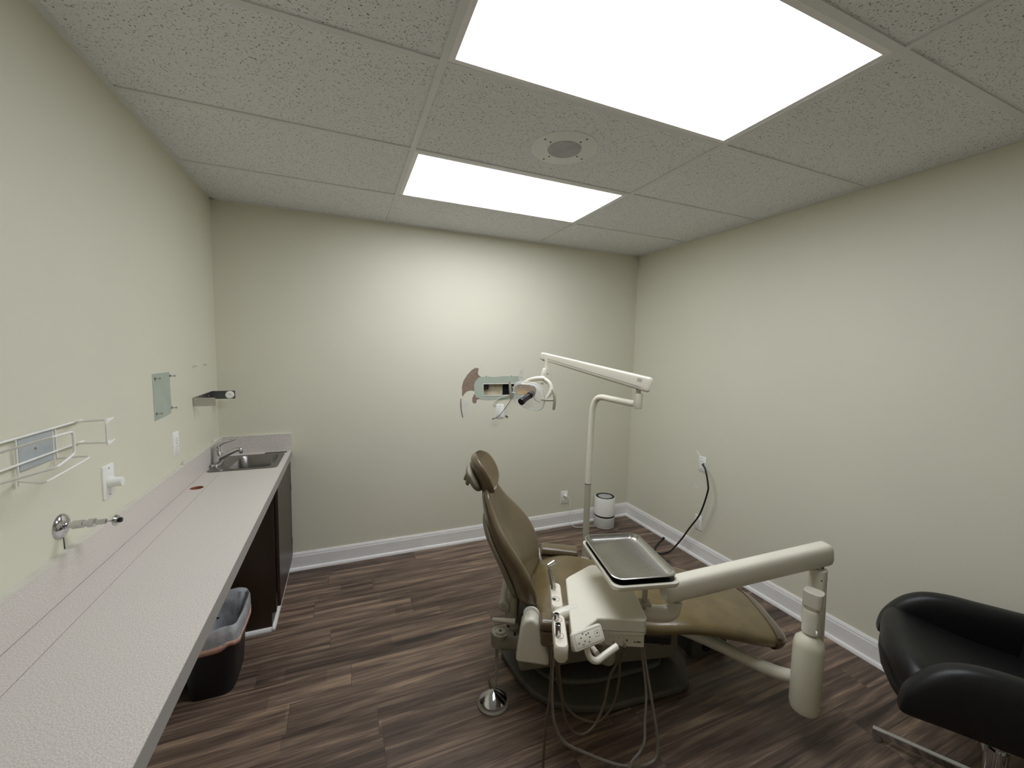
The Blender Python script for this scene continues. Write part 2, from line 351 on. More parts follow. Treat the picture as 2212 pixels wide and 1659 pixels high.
t = thing('ceiling_speaker', 'round white ceiling speaker between the two glowing light panels', 'speaker', (sx, sy, H))
obj('mounting_plate', MB().lathe([(0.0,-0.004),(0.143,-0.004),(0.148,-0.002),(0.148,0.001),(0,0.001)], (sx,sy,H), n=64), mat('speaker_paint', (236,236,234), 0.6, noise=(20,0.02,ONE)), t)
gp = [(0.0,-0.006)]
for k in range(16):
    r = 0.004+k*0.0045; gp += [(r,-0.0075),(r+0.0022,-0.0075),(r+0.0023,-0.0052),(r+0.0044,-0.0052)]
gp += [(0.0765,-0.004),(0,-0.004)]
obj('grille', MB().lathe(gp, (sx,sy,H), n=64), mat('speaker_grille_metal', (206,206,206), 0.6, noise=(60,0.05,ONE)), t)
for k in range(4):
    for rr in (0.091, 0.125):
        a = radians(20+90*k); x, y = sx+rr*cos(a), sy+rr*sin(a)
        obj('screw', MB().lathe([(0,-0.0065),(0.0045,-0.006),(0.005,-0.003),(0,-0.003)], (x,y,H), n=12), 'grey', t)

# ================================================================== COUNTER, SINK, CABINET
sx0, sx1, sy0, sy1 = 0.03, 0.385, -0.425, -0.06     # sink rim
t = thing('countertop', 'long speckled grey-beige laminate countertop along the left wall', 'countertop', (0.2, -1.5, CZ))
YE = -3.25
cut = (sx0+0.012, sx1-0.012, sy0+0.012, sy1-0.012)
gh = (0.066, -0.692, 0.029)
WX = 0.001; slab = MB(); zt, zb = CZ, CZ-0.024
def ring_cell(mb, x0, x1, y0, y1, cx, cy, r, n=32):
    # rectangle with a round hole, as radial quads
    def edge(a):
        c, s = cos(a), sin(a); k = min(((x1-cx)/c if c > 1e-9 else (x0-cx)/c if c < -1e-9 else 9), ((y1-cy)/s if s > 1e-9 else (y0-cy)/s if s < -1e-9 else 9))
        return cx+c*k, cy+s*k
    an = sorted(set([2*pi*k/n for k in range(n)]+[math.atan2(yy-cy, xx-cx) % (2*pi) for xx in (x0,x1) for yy in (y0,y1)]))
    I = [(cx+r*cos(a), cy+r*sin(a)) for a in an]; O = [edge(a) for a in an]; m = len(an)
    mb.add([(*p,zt) for p in I]+[(*p,zt) for p in O]+[(*p,zb) for p in I],
           [(k, m+k, m+(k+1)%m, (k+1)%m) for k in range(m)]+[(k, (k+1)%m, 2*m+(k+1)%m, 2*m+k) for k in range(m)])
def quad(mb, x0, y0, x1, y1): mb.add([(x0,y0,zt),(x1,y0,zt),(x1,y1,zt),(x0,y1,zt)], [(0,1,2,3)])
quad(slab, WX, YE, CD, -0.80); quad(slab, 0.2, -0.80, CD, -0.60); ring_cell(slab, WX, 0.2, -0.80, -0.60, *gh)
quad(slab, WX, -0.60, CD, cut[2]); quad(slab, WX, cut[3], CD, -0.001); quad(slab, WX, cut[2], cut[0], cut[3]); quad(slab, cut[1], cut[2], CD, cut[3])
for a, b in (((cut[0],cut[2]),(cut[1],cut[2])),((cut[0],cut[3]),(cut[1],cut[3])),((cut[0],cut[2]),(cut[0],cut[3])),((cut[1],cut[2]),(cut[1],cut[3]))):
    slab.add([(*a,zt),(*b,zt),(*b,zb),(*a,zb)], [(0,1,2,3)])
slab.add([(WX,YE,zb),(CD,YE,zb),(CD,-0.80,zb),(WX,-0.80,zb)], [(0,3,2,1)]); slab.add([(WX,-0.6,zb),(CD,-0.6,zb),(CD,cut[2],zb),(WX,cut[2],zb)], [(0,3,2,1)])
slab.add([(0.2,-0.80,zb),(CD,-0.80,zb),(CD,-0.6,zb),(0.2,-0.6,zb)], [(0,3,2,1)])
obj('worktop', slab, 'lam', t, smooth=False)
M['lam_edge'] = mat('laminate_edge', (156, 150, 144), 0.45, noise=(200, 0.05, ONE))
obj('front_edge', MB().box((CD, YE, CZ-0.046), (CD+0.0016, 0, CZ-0.0002)).box((CD-0.018, YE, CZ-0.046), (CD, 0, CZ-0.025)), 'lam_edge', t, smooth=False)
sp = MB(); zs = CZ+0.119
sp.box((0.0005, YE, CZ-0.02), (0.021, -0.0205, zs)); sp.box((0.0005, -0.0205, CZ-0.02), (CD, -0.0005, zs))
obj('backsplash', sp, 'lam', t, smooth=False)
obj('backsplash_cap', MB().box((0.0005, YE, zs), (0.022, -0.0215, zs+0.0014)).box((0.0005, -0.0215, zs), (CD+0.001, -0.0005, zs+0.0014)), 'gypsum', t, smooth=False)
random.seed(3)
for y in (-0.11, -0.62):
    ck = MB(); ck.tube([(0.009+random.random()*0.004, y-0.013*k, zs+0.005) for k in range(6)], [0.003,0.006,0.004,0.0065,0.005,0.003], 8, 3); obj('caulk_blob', ck, 'gypsum', t)
obj('worktop_seam', MB().box((0.105, YE, CZ), (0.1062, -0.46, CZ+0.0002)).box((0.021, YE, CZ), (0.0222, -0.0205, CZ+0.0003)), mat('laminate_seam', (128,114,112), 0.6, noise=(40,0.1,ONE)), t, smooth=False)
obj('cable_hole_liner', MB().lathe([(gh[2]-0.001,-0.03),(gh[2]-0.0008,-0.0012),(gh[2]-0.002,-0.0012),(gh[2]-0.003,-0.03)], (gh[0],gh[1],CZ)).lathe([(0,-0.031),(gh[2],-0.031),(gh[2],-0.029),(0,-0.029)], (gh[0],gh[1],CZ)), 'copper', t)
for y in (-1.75, -2.75): obj('support_bracket', MB().box((0.001,y-0.012,CZ-0.26),(0.02,y+0.012,CZ-0.024)).box((0.001,y-0.012,CZ-0.046),(0.30,y+0.012,CZ-0.0245)), 'wood', t, smooth=False)

# sink
t = thing('sink', 'small square stainless steel sink set in the counter corner', 'sink', ((sx0+sx1)/2, (sy0+sy1)/2, CZ))
cx, cy = (sx0+sx1)/2, (sy0+sy1)/2
def rr3(x0, x1, y0, y1, r, z): return [(x, y, z) for x, y in rrect((x0+x1)/2, (y0+y1)/2, x1-x0, y1-y0, r)]
rings = [rr3(sx0,sx1,sy0,sy1,0.03,CZ+0.0006), rr3(sx0+0.003,sx1-0.003,sy0+0.003,sy1-0.003,0.03,CZ+0.003), rr3(sx0+0.10,sx1-0.03,sy0+0.028,sy1-0.028,0.045,CZ+0.003),
         rr3(sx0+0.106,sx1-0.036,sy0+0.034,sy1-0.034,0.045,CZ-0.006), rr3(sx0+0.114,sx1-0.044,sy0+0.042,sy1-0.042,0.05,CZ-0.12), rr3(sx0+0.13,sx1-0.06,sy0+0.06,sy1-0.06,0.05,CZ-0.138)]
m_ = MB(); m_.loft(rings, cap=False); n_ = len(rings[0]); m_.f.append(tuple(range(5*n_, 6*n_)))
obj('basin', m_, 'sink', t)
obj('drain', MB().lathe([(0,0),(0.04,0),(0.042,0.002),(0.03,0.004),(0,0.002)], (cx+0.035,cy,CZ-0.1375)), 'chrome', t)
# dark slot beside the sink rim
t2 = tag(obj('cutout_gap', MB().box((0.262,-0.056,CZ+0.0002),(0.392,-0.028,CZ+0.0012)), 'black', None, smooth=False), 'narrow black gap in the countertop behind the sink', 'gap')

# faucet
fx, fy = 0.050, -0.262
t = thing('faucet', 'chrome single-lever faucet on the sink rim', 'faucet', (fx, fy, CZ))
fb = MB(); fb.loft([[(fx+0.026*a, fy+0.075*b, CZ+z) for a, b in (supr(2*pi*k/24, 2.6) for k in range(24))] if s_ else [(fx+0.021*a, fy+0.068*b, CZ+z) for a, b in (supr(2*pi*k/24, 2.6) for k in range(24))] for s_, z in ((1,0.003),(1,0.012),(0,0.020))])
obj('base_plate', fb, 'chrome', t)
obj('body', MB().lathe([(0.023,0.015),(0.021,0.05),(0.020,0.088),(0.018,0.094),(0.0,0.095)], (fx,fy,CZ)), 'chrome', t)
obj('spout', MB().tube([(fx+0.004,fy,CZ+0.04),(fx+0.05,fy,CZ+0.064),(fx+0.10,fy,CZ+0.086),(fx+0.119,fy,CZ+0.086),(fx+0.122,fy,CZ+0.072)], [0.019,0.016,0.0125,0.0125,0.011], 16), 'chrome', t)
obj('aerator', MB().lathe([(0.0,0),(0.009,0),(0.0095,0.01),(0,0.01)], (fx+0.122,fy,CZ+0.062)), 'grey', t)
obj('lever', MB().tube([(fx-0.002,fy,CZ+0.098),(fx+0.008,fy,CZ+0.122),(fx+0.04,fy,CZ+0.137),(fx+0.098,fy,CZ+0.152)], [0.019,0.015,0.008,0.005], 14).lathe([(0.019,0.095),(0.020,0.112),(0.012,0.126),(0,0.128)], (fx,fy,CZ)), 'chrome', t)

# cabinet under the sink
cy0 = -0.645; cxf = 0.392
t = thing('cabinet', 'dark walnut base cabinet under the sink at the corner', 'cabinet', (0.19, -0.32, 0))
bd = MB(); zt2 = CZ-0.047
bd.prism([(0.002,cy0),(cxf,cy0),(cxf,cy0+0.018),(0.002,cy0+0.018)], 0.1, zt2)
bd.prism([(0.002,cy0),(cxf-0.022,cy0),(cxf-0.022,cy0+0.018),(0.002,cy0+0.018)], 0.0, 0.1)
bd.box((0.002,cy0+0.018,0.1),(cxf-0.02,-0.005,0.118)); bd.box((cxf-0.02,-0.05,0.10),(cxf,-0.032,zt2)); bd.box((cxf-0.02,cy0+0.018,zt2-0.03),(cxf,-0.032,zt2))
obj('carcass', bd, 'wood', t, smooth=False)
d = obj('cabinet_door', MB().box((cxf+0.001, cy0+0.03, 0.115), (cxf+0.019, -0.062, zt2-0.012)), 'wood', t, smooth=False, bevel=0.003)
obj('door_edge_strip', MB().box((cxf+0.001, -0.058, 0.13), (cxf+0.019, -0.034, zt2-0.002)), 'wood', t, smooth=False)
for z in (0.22, 0.60): obj('hinge', MB().box((cxf+0.019,-0.065,z),(cxf+0.023,-0.056,z+0.05)), 'steel', d, smooth=False)
obj('toe_kick', MB().box((cxf-0.032,cy0+0.018,0.0),(cxf-0.022,-0.032,0.1)), 'wood', t, smooth=False)
sh = MB()
def shoe(mb, a, b, q):
    a, b, q = Vector((*a,0)), Vector((*b,0)), Vector((*q,0)); pr = [(0,0),(0.016,0),(0.016,0.006),(0.012,0.015),(0.005,0.019),(0,0.019)]
    mb.loft([[a+q*d+Vector((0,0,z)) for d, z in pr], [b+q*d+Vector((0,0,z)) for d, z in pr]])
shoe(sh, (0.03,cy0), (cxf-0.006,cy0), (0,-1)); shoe(sh, (cxf-0.022,cy0-0.016), (cxf-0.022,-0.032), (1,0))
obj('shoe_moulding', sh, 'trim', t, smooth=False)

# ================================================================== WASTE BIN
bx, by = 0.185, -0.93
t = thing('waste_bin', 'black plastic waste bin on the floor under the countertop', 'waste bin', (bx, by, 0))
def sring(cx, cy, w, d, z, n=40, p=4.5): return [(cx+w*supr(2*pi*k/n, p)[0], cy+d*supr(2*pi*k/n, p)[1], z) for k in range(n)]
bw, bdp, bh = 0.112, 0.155, 0.33
mb = MB(); mb.loft([sring(bx,by,bw*0.78,bdp*0.80,0.0), sring(bx,by,bw*0.82,bdp*0.84,0.015), sring(bx,by,bw,bdp,bh-0.02), sring(bx,by,bw+0.008,bdp+0.008,bh-0.018), sring(bx,by,bw+0.008,bdp+0.008,bh),
                    sring(bx,by,bw,bdp,bh), sring(bx,by,bw*0.79,bdp*0.8,0.02)], cap=True)
obj('bin_body', mb, 'black', t)
t = thing('bin_liner', 'translucent plastic bag lining the black waste bin, with pink drawstring hem', 'bin liner', (bx, by, 0.03))
random.seed(5)
def wring(w, d, z, wob, ph, n=72):
    out = []
    for k in range(n):
        a = 2*pi*k/n; c, s = supr(a, 4.5); f = 1+wob*(sin(a*7+ph)+0.6*sin(a*13+2*ph))
        out.append((bx+w*c*f, by+d*s*f, z+wob*0.35*sin(a*5+ph)))
    return out
lin_ = MB(); lin_.loft([wring(bw*1.12,bdp*1.10,bh-0.072,0.015,0.4), wring(bw*1.13,bdp*1.11,bh-0.03,0.012,0.7), wring(bw*1.115,bdp*1.10,bh+0.004,0.012,1), wring(bw*1.07,bdp*1.06,bh+0.014,0.014,1.3), wring(bw*0.97,bdp*0.96,bh+0.0,0.022,1.8), wring(bw*0.90,bdp*0.90,bh-0.04,0.04,2.2), wring(bw*0.82,bdp*0.84,bh-0.09,0.07,2.8), wring(bw*0.66,bdp*0.7,bh-0.2,0.08,3), wring(bw*0.4,bdp*0.5,0.05,0.1,4)], cap=False)
obj('bag', lin_, 'bag', t)
hem = MB(); hem.loft([wring(bw*1.125,bdp*1.105,bh-0.084,0.022,0.4), wring(bw*1.135,bdp*1.115,bh-0.060,0.018,0.9)], cap=False)
o = obj('hem', hem, 'bagred', t); s_ = o.modifiers.new('solid','SOLIDIFY'); s_.thickness = 0.002

# ================================================================== WALL PLATES
def wplate(name, c, nrm, label, cat, kind, group=None):
    c = Vector(c); n = Vector(nrm); up = Vector((0,0,1)); s = up.cross(n)
    t = thing(name, label, cat, tuple(c), 0, group)
    def P(a, b, d): return c+s*a+up*b+n*d
    def rr(w, h, r, d): return [P(x, y, d) for x, y in rrect(0,0,w,h,r,3)]
    w, h = 0.07, 0.116
    mb = MB(); mb.loft([rr(w,h,0.004,0.0), rr(w,h,0.004,0.004), rr(w-0.006,h-0.006,0.003,0.0065)]); obj('cover_plate', mb, 'plastic', t)
    def disc(a, b, r, d0, d1, m, nm, nn=20):
        mb = MB(); mb.cyl(P(a,b,d0), P(a,b,d1), r, nn); return obj(nm, mb, m, t)
    if kind == 'duplex':
        for b in (0.0195, -0.0195):
            mb = MB(); mb.loft([[P(0.017*x, b+0.0145*y, d) for x, y in (supr(2*pi*k/28, 2.8) for k in range(28))] for d in (0.006, 0.0085)])
            r = obj('receptacle', mb, 'plastic', t)
            sl = MB()
            for a, hh in ((-0.0062,0.008),(0.0062,0.0065)):
                sl.add([P(a-0.0009,b+0.002,0.0087),P(a+0.0009,b+0.002,0.0087),P(a+0.0009,b+0.002+hh,0.0087),P(a-0.0009,b+0.002+hh,0.0087)], [(0,1,2,3)])
            sl.cyl(P(0,b-0.006,0.008), P(0,b-0.006,0.0088), 0.0024, 10)
            obj('slot', sl, 'dark', r)
        disc(0, 0, 0.003, 0.006, 0.008, 'steel', 'screw', 10)
    elif kind == 'blank':
        for b in (0.042, -0.042): disc(0, b, 0.003, 0.006, 0.0075, 'steel', 'screw', 10)
    elif kind == 'decora':
        mb = MB(); mb.loft([rr(0.034,0.068,0.002,0.006), rr(0.033,0.067,0.002,0.0085)]); obj('insert', mb, 'plastic', t)
        for b in (0.047, -0.047): disc(0, b, 0.0025, 0.006, 0.0075, 'steel', 'screw', 10)
    elif kind == 'dimmer':
        mb = MB(); mb.lathe([(0.021,0),(0.021,0.002),(0.0195,0.006),(0.0165,0.012),(0.0155,0.034),(0.0145,0.036),(0,0.036)], P(0,-0.004,0.006), n, 32); obj('knob', mb, 'plastic', t)
        for b in (0.046, -0.046): disc(0, b, 0.0025, 0.006, 0.0075, 'grey', 'screw', 10)
    return t, P
ob, Pb = wplate('wall_outlet', (2.611, 0, 0.264), (0,-1,0), 'white duplex outlet low on the back wall with a white plug in it', 'outlet', 'duplex', 'duplex outlets')
wplate('wall_outlet', (W, -0.866, 0.279), (-1,0,0), 'white duplex outlet low on the right wall behind the black cord', 'outlet', 'duplex', 'duplex outlets')
wplate('wall_outlet', (0, -0.732, 1.112), (1,0,0), 'white duplex outlet on the left wall just above the counter', 'outlet', 'duplex', 'duplex outlets')
wplate('wall_plate', (W, -0.867, 0.750), (-1,0,0), 'white wall plate on the right wall that the black cord comes out of', 'wall plate', 'decora')
wplate('blank_wall_plate', (1.963, 0, 1.087), (0,-1,0), 'blank white cover plate under the hole in the back wall', 'wall plate', 'blank')
wplate('dimmer_switch', (0, -1.340, 1.118), (1,0,0), 'white dimmer plate with a round knob on the left wall', 'dimmer switch', 'dimmer')

# ================================================================== AIR PURIFIER
ax_, ay_ = 2.958, -0.145
R0 = 0.092
t = thing('air_purifier', 'white cylindrical air purifier with black top ring in the back corner', 'air purifier', (ax_, ay_, 0))
hz = 0.284; c0 = (ax_, ay_, 0)
obj('body', MB().lathe([(R0-0.004,0.118),(R0,0.121),(R0,hz-0.006),(R0-0.003,hz-0.001),(R0-0.008,hz),(R0-0.008,hz-0.006),(0,hz-0.006)], c0, n=48), 'plastic', t)
obj('band', MB().lathe([(R0-0.003,0.107),(R0+0.0003,0.1075),(R0+0.0003,0.1185),(R0-0.003,0.119)], c0, n=48), 'black', t)
obj('top_ring', MB().lathe([(R0-0.007,hz-0.005),(R0-0.0075,hz+0.0006),(R0-0.029,hz+0.0003),(R0-0.029,hz-0.005)], c0, n=48), 'black', t)
obj('top_grille', MB().lathe([(0.0,hz-0.004),(0.034,hz-0.004),(0.034,hz-0.002),(0.04,hz-0.002),(0.05,hz-0.003),(R0-0.028,hz-0.002),(R0-0.028,hz-0.006),(0,hz-0.006)], c0, n=48), mat('light_grey_plastic', (176,176,176), 0.4, noise=(20,0.02,ONE)), t)
lo = obj('lower_housing', MB().lathe([(R0-0.004,0.004),(R0-0.001,0.008),(R0-0.001,0.106),(R0-0.004,0.108)], c0, n=48), 'plastic', t)
obj('foot_shade_ring', MB().lathe([(R0-0.012,0),(R0-0.004,0),(R0-0.004,0.005),(R0-0.012,0.005)], c0, n=48), 'black', t)  # ring coloured black as the shading in the gap under the housing
M['rib'] = mat('vent_grey', (150,150,150), 0.5, noise=(20,0.02,ONE))
for r_ in range(6):
    z = 0.026+r_*0.0135; mb = MB(); pts = []
    for k in range(97): a = 2*pi*k/96; pts.append((ax_+(R0-0.0004)*cos(a), ay_+(R0-0.0004)*sin(a), z+0.0022*sin(a*24+r_*pi)))
    mb.tube(pts, 0.0016, 5, 0, cap=False); obj('wave_rib', mb, 'rib', lo)
cordp = [Pb(0.004,0.021,0.03), (2.648,-0.032,0.268), (2.655,-0.034,0.235), (2.653,-0.036,0.16), (2.655,-0.04,0.06), (2.672,-0.07,0.012), (2.72,-0.10,0.004), (2.80,-0.11,0.004), (2.87,-0.122,0.004),(2.885,-0.125,0.012)]
obj('power_cord', MB().tube(cordp, 0.0028, 8), 'plastic', t)
obj('cord_loop', MB().tube([(ax_+0.082,ay_+0.03,0.02),(ax_+0.12,ay_+0.04,0.018),(ax_+0.13,ay_+0.055,0.055),(ax_+0.09,ay_+0.07,0.06),(ax_+0.05,ay_+0.06,0.03)], 0.0028, 8), 'plastic', t)
obj('plug', MB().tube([Pb(0.002,0.0195,0.009), Pb(0.002,0.0195,0.026), Pb(0.004,0.012,0.036)], [0.013,0.011,0.005], 12, 3), 'plastic', t)

# ================================================================== BLACK CORD ON THE RIGHT WALL
pts = [(W-0.006,-0.885,0.755), (3.28,-0.925,0.775), (3.25,-0.962,0.745), (3.247,-0.998,0.644), (3.247,-0.998,0.572), (3.247,-0.944,0.39), (3.247,-0.857,0.244), (3.24,-0.785,0.115), (3.19,-0.745,0.02), (3.13,-0.745,0.006), (3.065,-0.735,0.006), (3.072,-0.68,0.006), (3.18,-0.60,0.006), (3.287,-0.548,0.006)]
pts[1] = (3.285,-0.905,0.757)
t = thing('power_cord', 'thick black cord hanging from the right wall plate to the floor', 'cord', (3.2,-0.72,0))
obj('cable', MB().tube(pts, 0.0062, 10), 'black', t)
obj('cable_end', MB().tube([(3.276,-0.552,0.009),(3.29,-0.546,0.009),(3.297,-0.543,0.011)], 0.009, 10, 2), 'black', t)
# paint chips on the right wall
ch = MB()
for poly in ([(-0.800,0.846),(-0.812,0.836),(-0.842,0.822),(-0.838,0.816),(-0.822,0.812),(-0.812,0.820)], [(-0.806,0.572),(-0.826,0.560),(-0.836,0.552),(-0.830,0.548),(-0.815,0.555)], [(-0.79,0.582),(-0.795,0.584),(-0.796,0.578)], [(-0.808,0.71),(-0.813,0.71),(-0.811,0.704)]):
    ch.extr([(W-0.001, y, z) for y, z in poly], (0.0009,0,0))
wr = bpy.data.objects['wall_right']; obj('paint_chip', ch, 'trim', wr, smooth=False)

# ================================================================== LEFT WALL ITEMS
wl = bpy.data.objects['wall_left']
t = thing('unpainted_patch', 'pale green unpainted rectangle with four screws on the left wall', 'wall patch', (0, -0.852, 1.365))
obj('patch', MB().extr([(0.0012,-0.947,1.464),(0.0012,-0.762,1.462),(0.0012,-0.757,1.30),(0.0012,-0.765,1.266),(0.0012,-0.82,1.262),(0.0012,-0.945,1.258)], (-0.001,0,0)), 'drywall', t, smooth=False)
for y, z in ((-0.924,1.443),(-0.76,1.444),(-0.926,1.289),(-0.757,1.292)):
    s1 = obj('screw', MB().cyl((0,y,z),(0.020,y,z-0.001),0.0022,10), 'steel', t)
    obj('screw_head', MB().lathe([(0,0),(0.005,0),(0.004,0.003),(0,0.0035)], (0.019,y,z), (1,0,0), 12), 'steel', s1)
    obj('wall_anchor', MB().lathe([(0,0),(0.006,0),(0.0055,0.003),(0,0.0035)], (0.001,y,z), (1,0,0), 12), 'grey', s1)
for k, y in enumerate((-0.433, -0.252)):
    t = thing('wall_anchor', ('left' if k == 0 else 'right')+' one of two small screw anchors left in the wall above the steel roll holder', 'wall anchor', (0, y, 1.474), 0, 'screw anchors in the left wall')
    obj('sleeve', MB().lathe([(0,0),(0.008,0),(0.008,0.003),(0.005,0.005),(0,0.005)], (0,y,1.474), (1,0,0), 14), 'wall', t)
    obj('screw', MB().cyl((0.004,y,1.474),(0.014,y,1.474),0.0025,8), 'steel', t)
# roll holder: folded steel bracket
t = thing('roll_holder', 'empty steel paper roll holder bracket with a white end knob', 'roll holder', (0, -0.27, 1.28))
zc = 1.283
obj('wall_bracket', MB().box((0.0005,-0.463,zc-0.022),(0.003,-0.13,zc+0.022)), 'steel', t, smooth=False, bevel=0.001)
obj('side_arm', MB().box((0.003,-0.466,zc-0.026),(0.102,-0.463,zc+0.020)), 'steel', t, smooth=False, bevel=0.001)
obj('roller_arm', MB().box((0.003,-0.135,zc-0.026),(0.125,-0.131,zc+0.024)), mat('dark_steel', (96,98,100), 0.35, 0.8, noise=(30,0.1,ONE)), t, smooth=False, bevel=0.001)
obj('knob', MB().lathe([(0,0),(0.021,0),(0.023,0.006),(0.023,0.016),(0.02,0.02),(0.008,0.021),(0.006,0.017),(0,0.017)], (0.100,-0.137,zc), (0,-1,0), 28), 'plastic', t)
for y in (-0.40,-0.19): obj('screw', MB().lathe([(0,0),(0.005,0),(0.004,0.002),(0,0.003)], (0.003,y,zc), (1,0,0), 12), 'grey', t)
# gas / air outlet valve
t = thing('wall_valve', 'chrome shut-off valve sticking out of the left wall over the counter', 'valve', (0, -1.597, 1.065))
vy, vz = -1.597, 1.066
obj('escutcheon', MB().lathe([(0.036,0),(0.036,0.002),(0.032,0.008),(0.018,0.014),(0.012,0.016),(0,0.016)], (0,vy,vz), (1,0,0), 36), 'chrome', t)
obj('stem', MB().lathe([(0.008,0),(0.008,0.014),(0.0125,0.014),(0.0125,0.036),(0.0095,0.038),(0.0095,0.046),(0.013,0.048),(0.013,0.062),(0.0085,0.066),(0.0085,0.088),(0.003,0.090),(0.003,0.108)], (0.014,vy,vz), (1,0,0), 8), 'chrome', t, smooth=False)
obj('handle_wheel', MB().lathe([(0.0,0),(0.014,0.001),(0.017,0.006),(0.014,0.011),(0.006,0.014),(0,0.016)], (0.118,vy,vz), (1,0,0), 20), 'chrome', t)
obj('wheel_cap', MB().lathe([(0,0),(0.008,0),(0.007,0.005),(0,0.006)], (0.133,vy,vz), (1,0,0), 14), 'dark', t)
tag(obj('wall_crack', MB().extr([(0.001,-1.589,1.03),(0.001,-1.586,1.03),(0.001,-1.583,0.992),(0.001,-1.587,0.992)], (-0.0009,0,0)), 'dark', None, smooth=False), 'thin dark line on the wall below the chrome valve', 'wall mark')
# steel plate behind the wire rack
t = thing('steel_wall_plate', 'plain pale steel plate with one screw behind the white wire rack', 'wall plate', (0, -1.67, 1.32))
obj('plate', MB().box((0.0005,-1.742,1.268),(0.006,-1.612,1.352)), 'bluegrey', t, smooth=False, bevel=0.001)
obj('screw', MB().lathe([(0,0),(0.004,0),(0.003,0.002),(0,0.003)], (0.006,-1.683,1.315), (1,0,0), 12), 'steel', t)
# white wire rack
t = thing('wire_rack', 'white coated wire rack mounted on the left wall above the counter', 'wire rack', (0, -1.75, 1.32))
wr_ = 0.0024
def wires(name, lst, r=wr_):
    mb = MB()
    for p in lst: mb.tube(p, r, 8, 0 if len(p) == 2 else 4)
    return obj(name, mb, 'plastic', t)
def bend(p, r=0.012):      # rounded polyline
    P = [Vector(q) for q in p]; out = [P[0]]
    for i in range(1, len(P)-1):
        a = (P[i-1]-P[i]).normalized()*r; b = (P[i+1]-P[i]).normalized()*r
        out += [P[i]+a, P[i]+(a+b)*0.25, P[i]+b]
    return out+[P[-1]]
X = 0.012; XO = 0.135
zt_, zm_, zl_ = 1.357, 1.291, 1.235
y0_, y1_ = -2.15, -1.52
wires('top_rail', [bend([(XO,y0_,zt_),(X,y0_,zt_),(X,y1_,zt_),(XO-0.01,y1_-0.105,zt_+0.018),(XO-0.01,y1_-0.075,zt_+0.018)],0.008)], 0.003)
wires('middle_rail', [bend([(X,y0_,zm_),(X,y1_,zm_),(XO-0.01,y1_-0.105,zm_+0.018),(XO-0.01,y1_-0.075,zm_+0.018)],0.008)], 0.003)
wires('end_loop', [bend([(XO-0.004,y1_-0.075,zt_+0.02),(XO-0.004,y1_-0.115,zt_+0.012),(XO-0.004,y1_-0.115,zm_+0.012),(XO-0.004,y1_-0.075,zm_+0.022)],0.01)])
wires('upright', [[(X-0.004,-1.605,zt_),(X-0.004,-1.605,zl_+0.03)]]); wires('upright', [[(X-0.004,-1.753,zt_),(X-0.004,-1.753,zl_)]])
wires('front_loop', [bend([(X+0.004,-1.90,zt_-0.02),(XO,-1.87,zt_+0.02),(XO,-1.795,zt_+0.018),(XO,-1.795,zm_+0.028),(XO,-1.865,zm_+0.012),(X+0.004,-1.90,zm_-0.02)],0.012)], 0.003)
wires('lower_loop', [bend([(X-0.004,-1.605,zl_+0.032),(X+0.095,-1.655,zl_+0.045),(X+0.095,-1.86,zl_+0.03),(X-0.004,-1.753,zl_+0.012)],0.035)])

# wires hanging out of the wall hole
tag(obj('white_cable', MB().tube([(2.08,0.02,1.29),(2.075,-0.02,1.25),(2.03,-0.02,1.222),(1.965,-0.015,1.205),(1.92,-0.012,1.18),(1.905,-0.012,1.15),(1.918,-0.008,1.135)],0.003,8).tube([(2.085,0.02,1.26),(2.07,-0.012,1.228),(2.02,-0.012,1.208),(1.95,-0.01,1.192),(1.927,-0.008,1.165),(1.922,-0.006,1.138)],0.0025,8), 'gypsum'), 'pair of pale cables looping out of the hole in the back wall', 'cable')
tag(obj('thin_black_wire', MB().tube([(2.075,0.03,1.262),(2.072,-0.03,1.24),(2.05,-0.035,1.19),(1.985,-0.035,1.10),(1.93,-0.035,1.045),(1.89,-0.03,1.028)],0.0022,8).tube([(1.905,-0.031,1.034),(1.885,-0.03,1.026)],0.004,8,0), 'black'), 'thin black wire hanging diagonally across the blank plate', 'wire')
tag(obj('black_wire_end', MB().tube([(2.012,-0.004,1.043),(2.022,-0.008,1.043),(2.034,-0.006,1.033)],0.0038,8), 'black'), 'short black wire end sticking out beside the blank plate', 'wire')

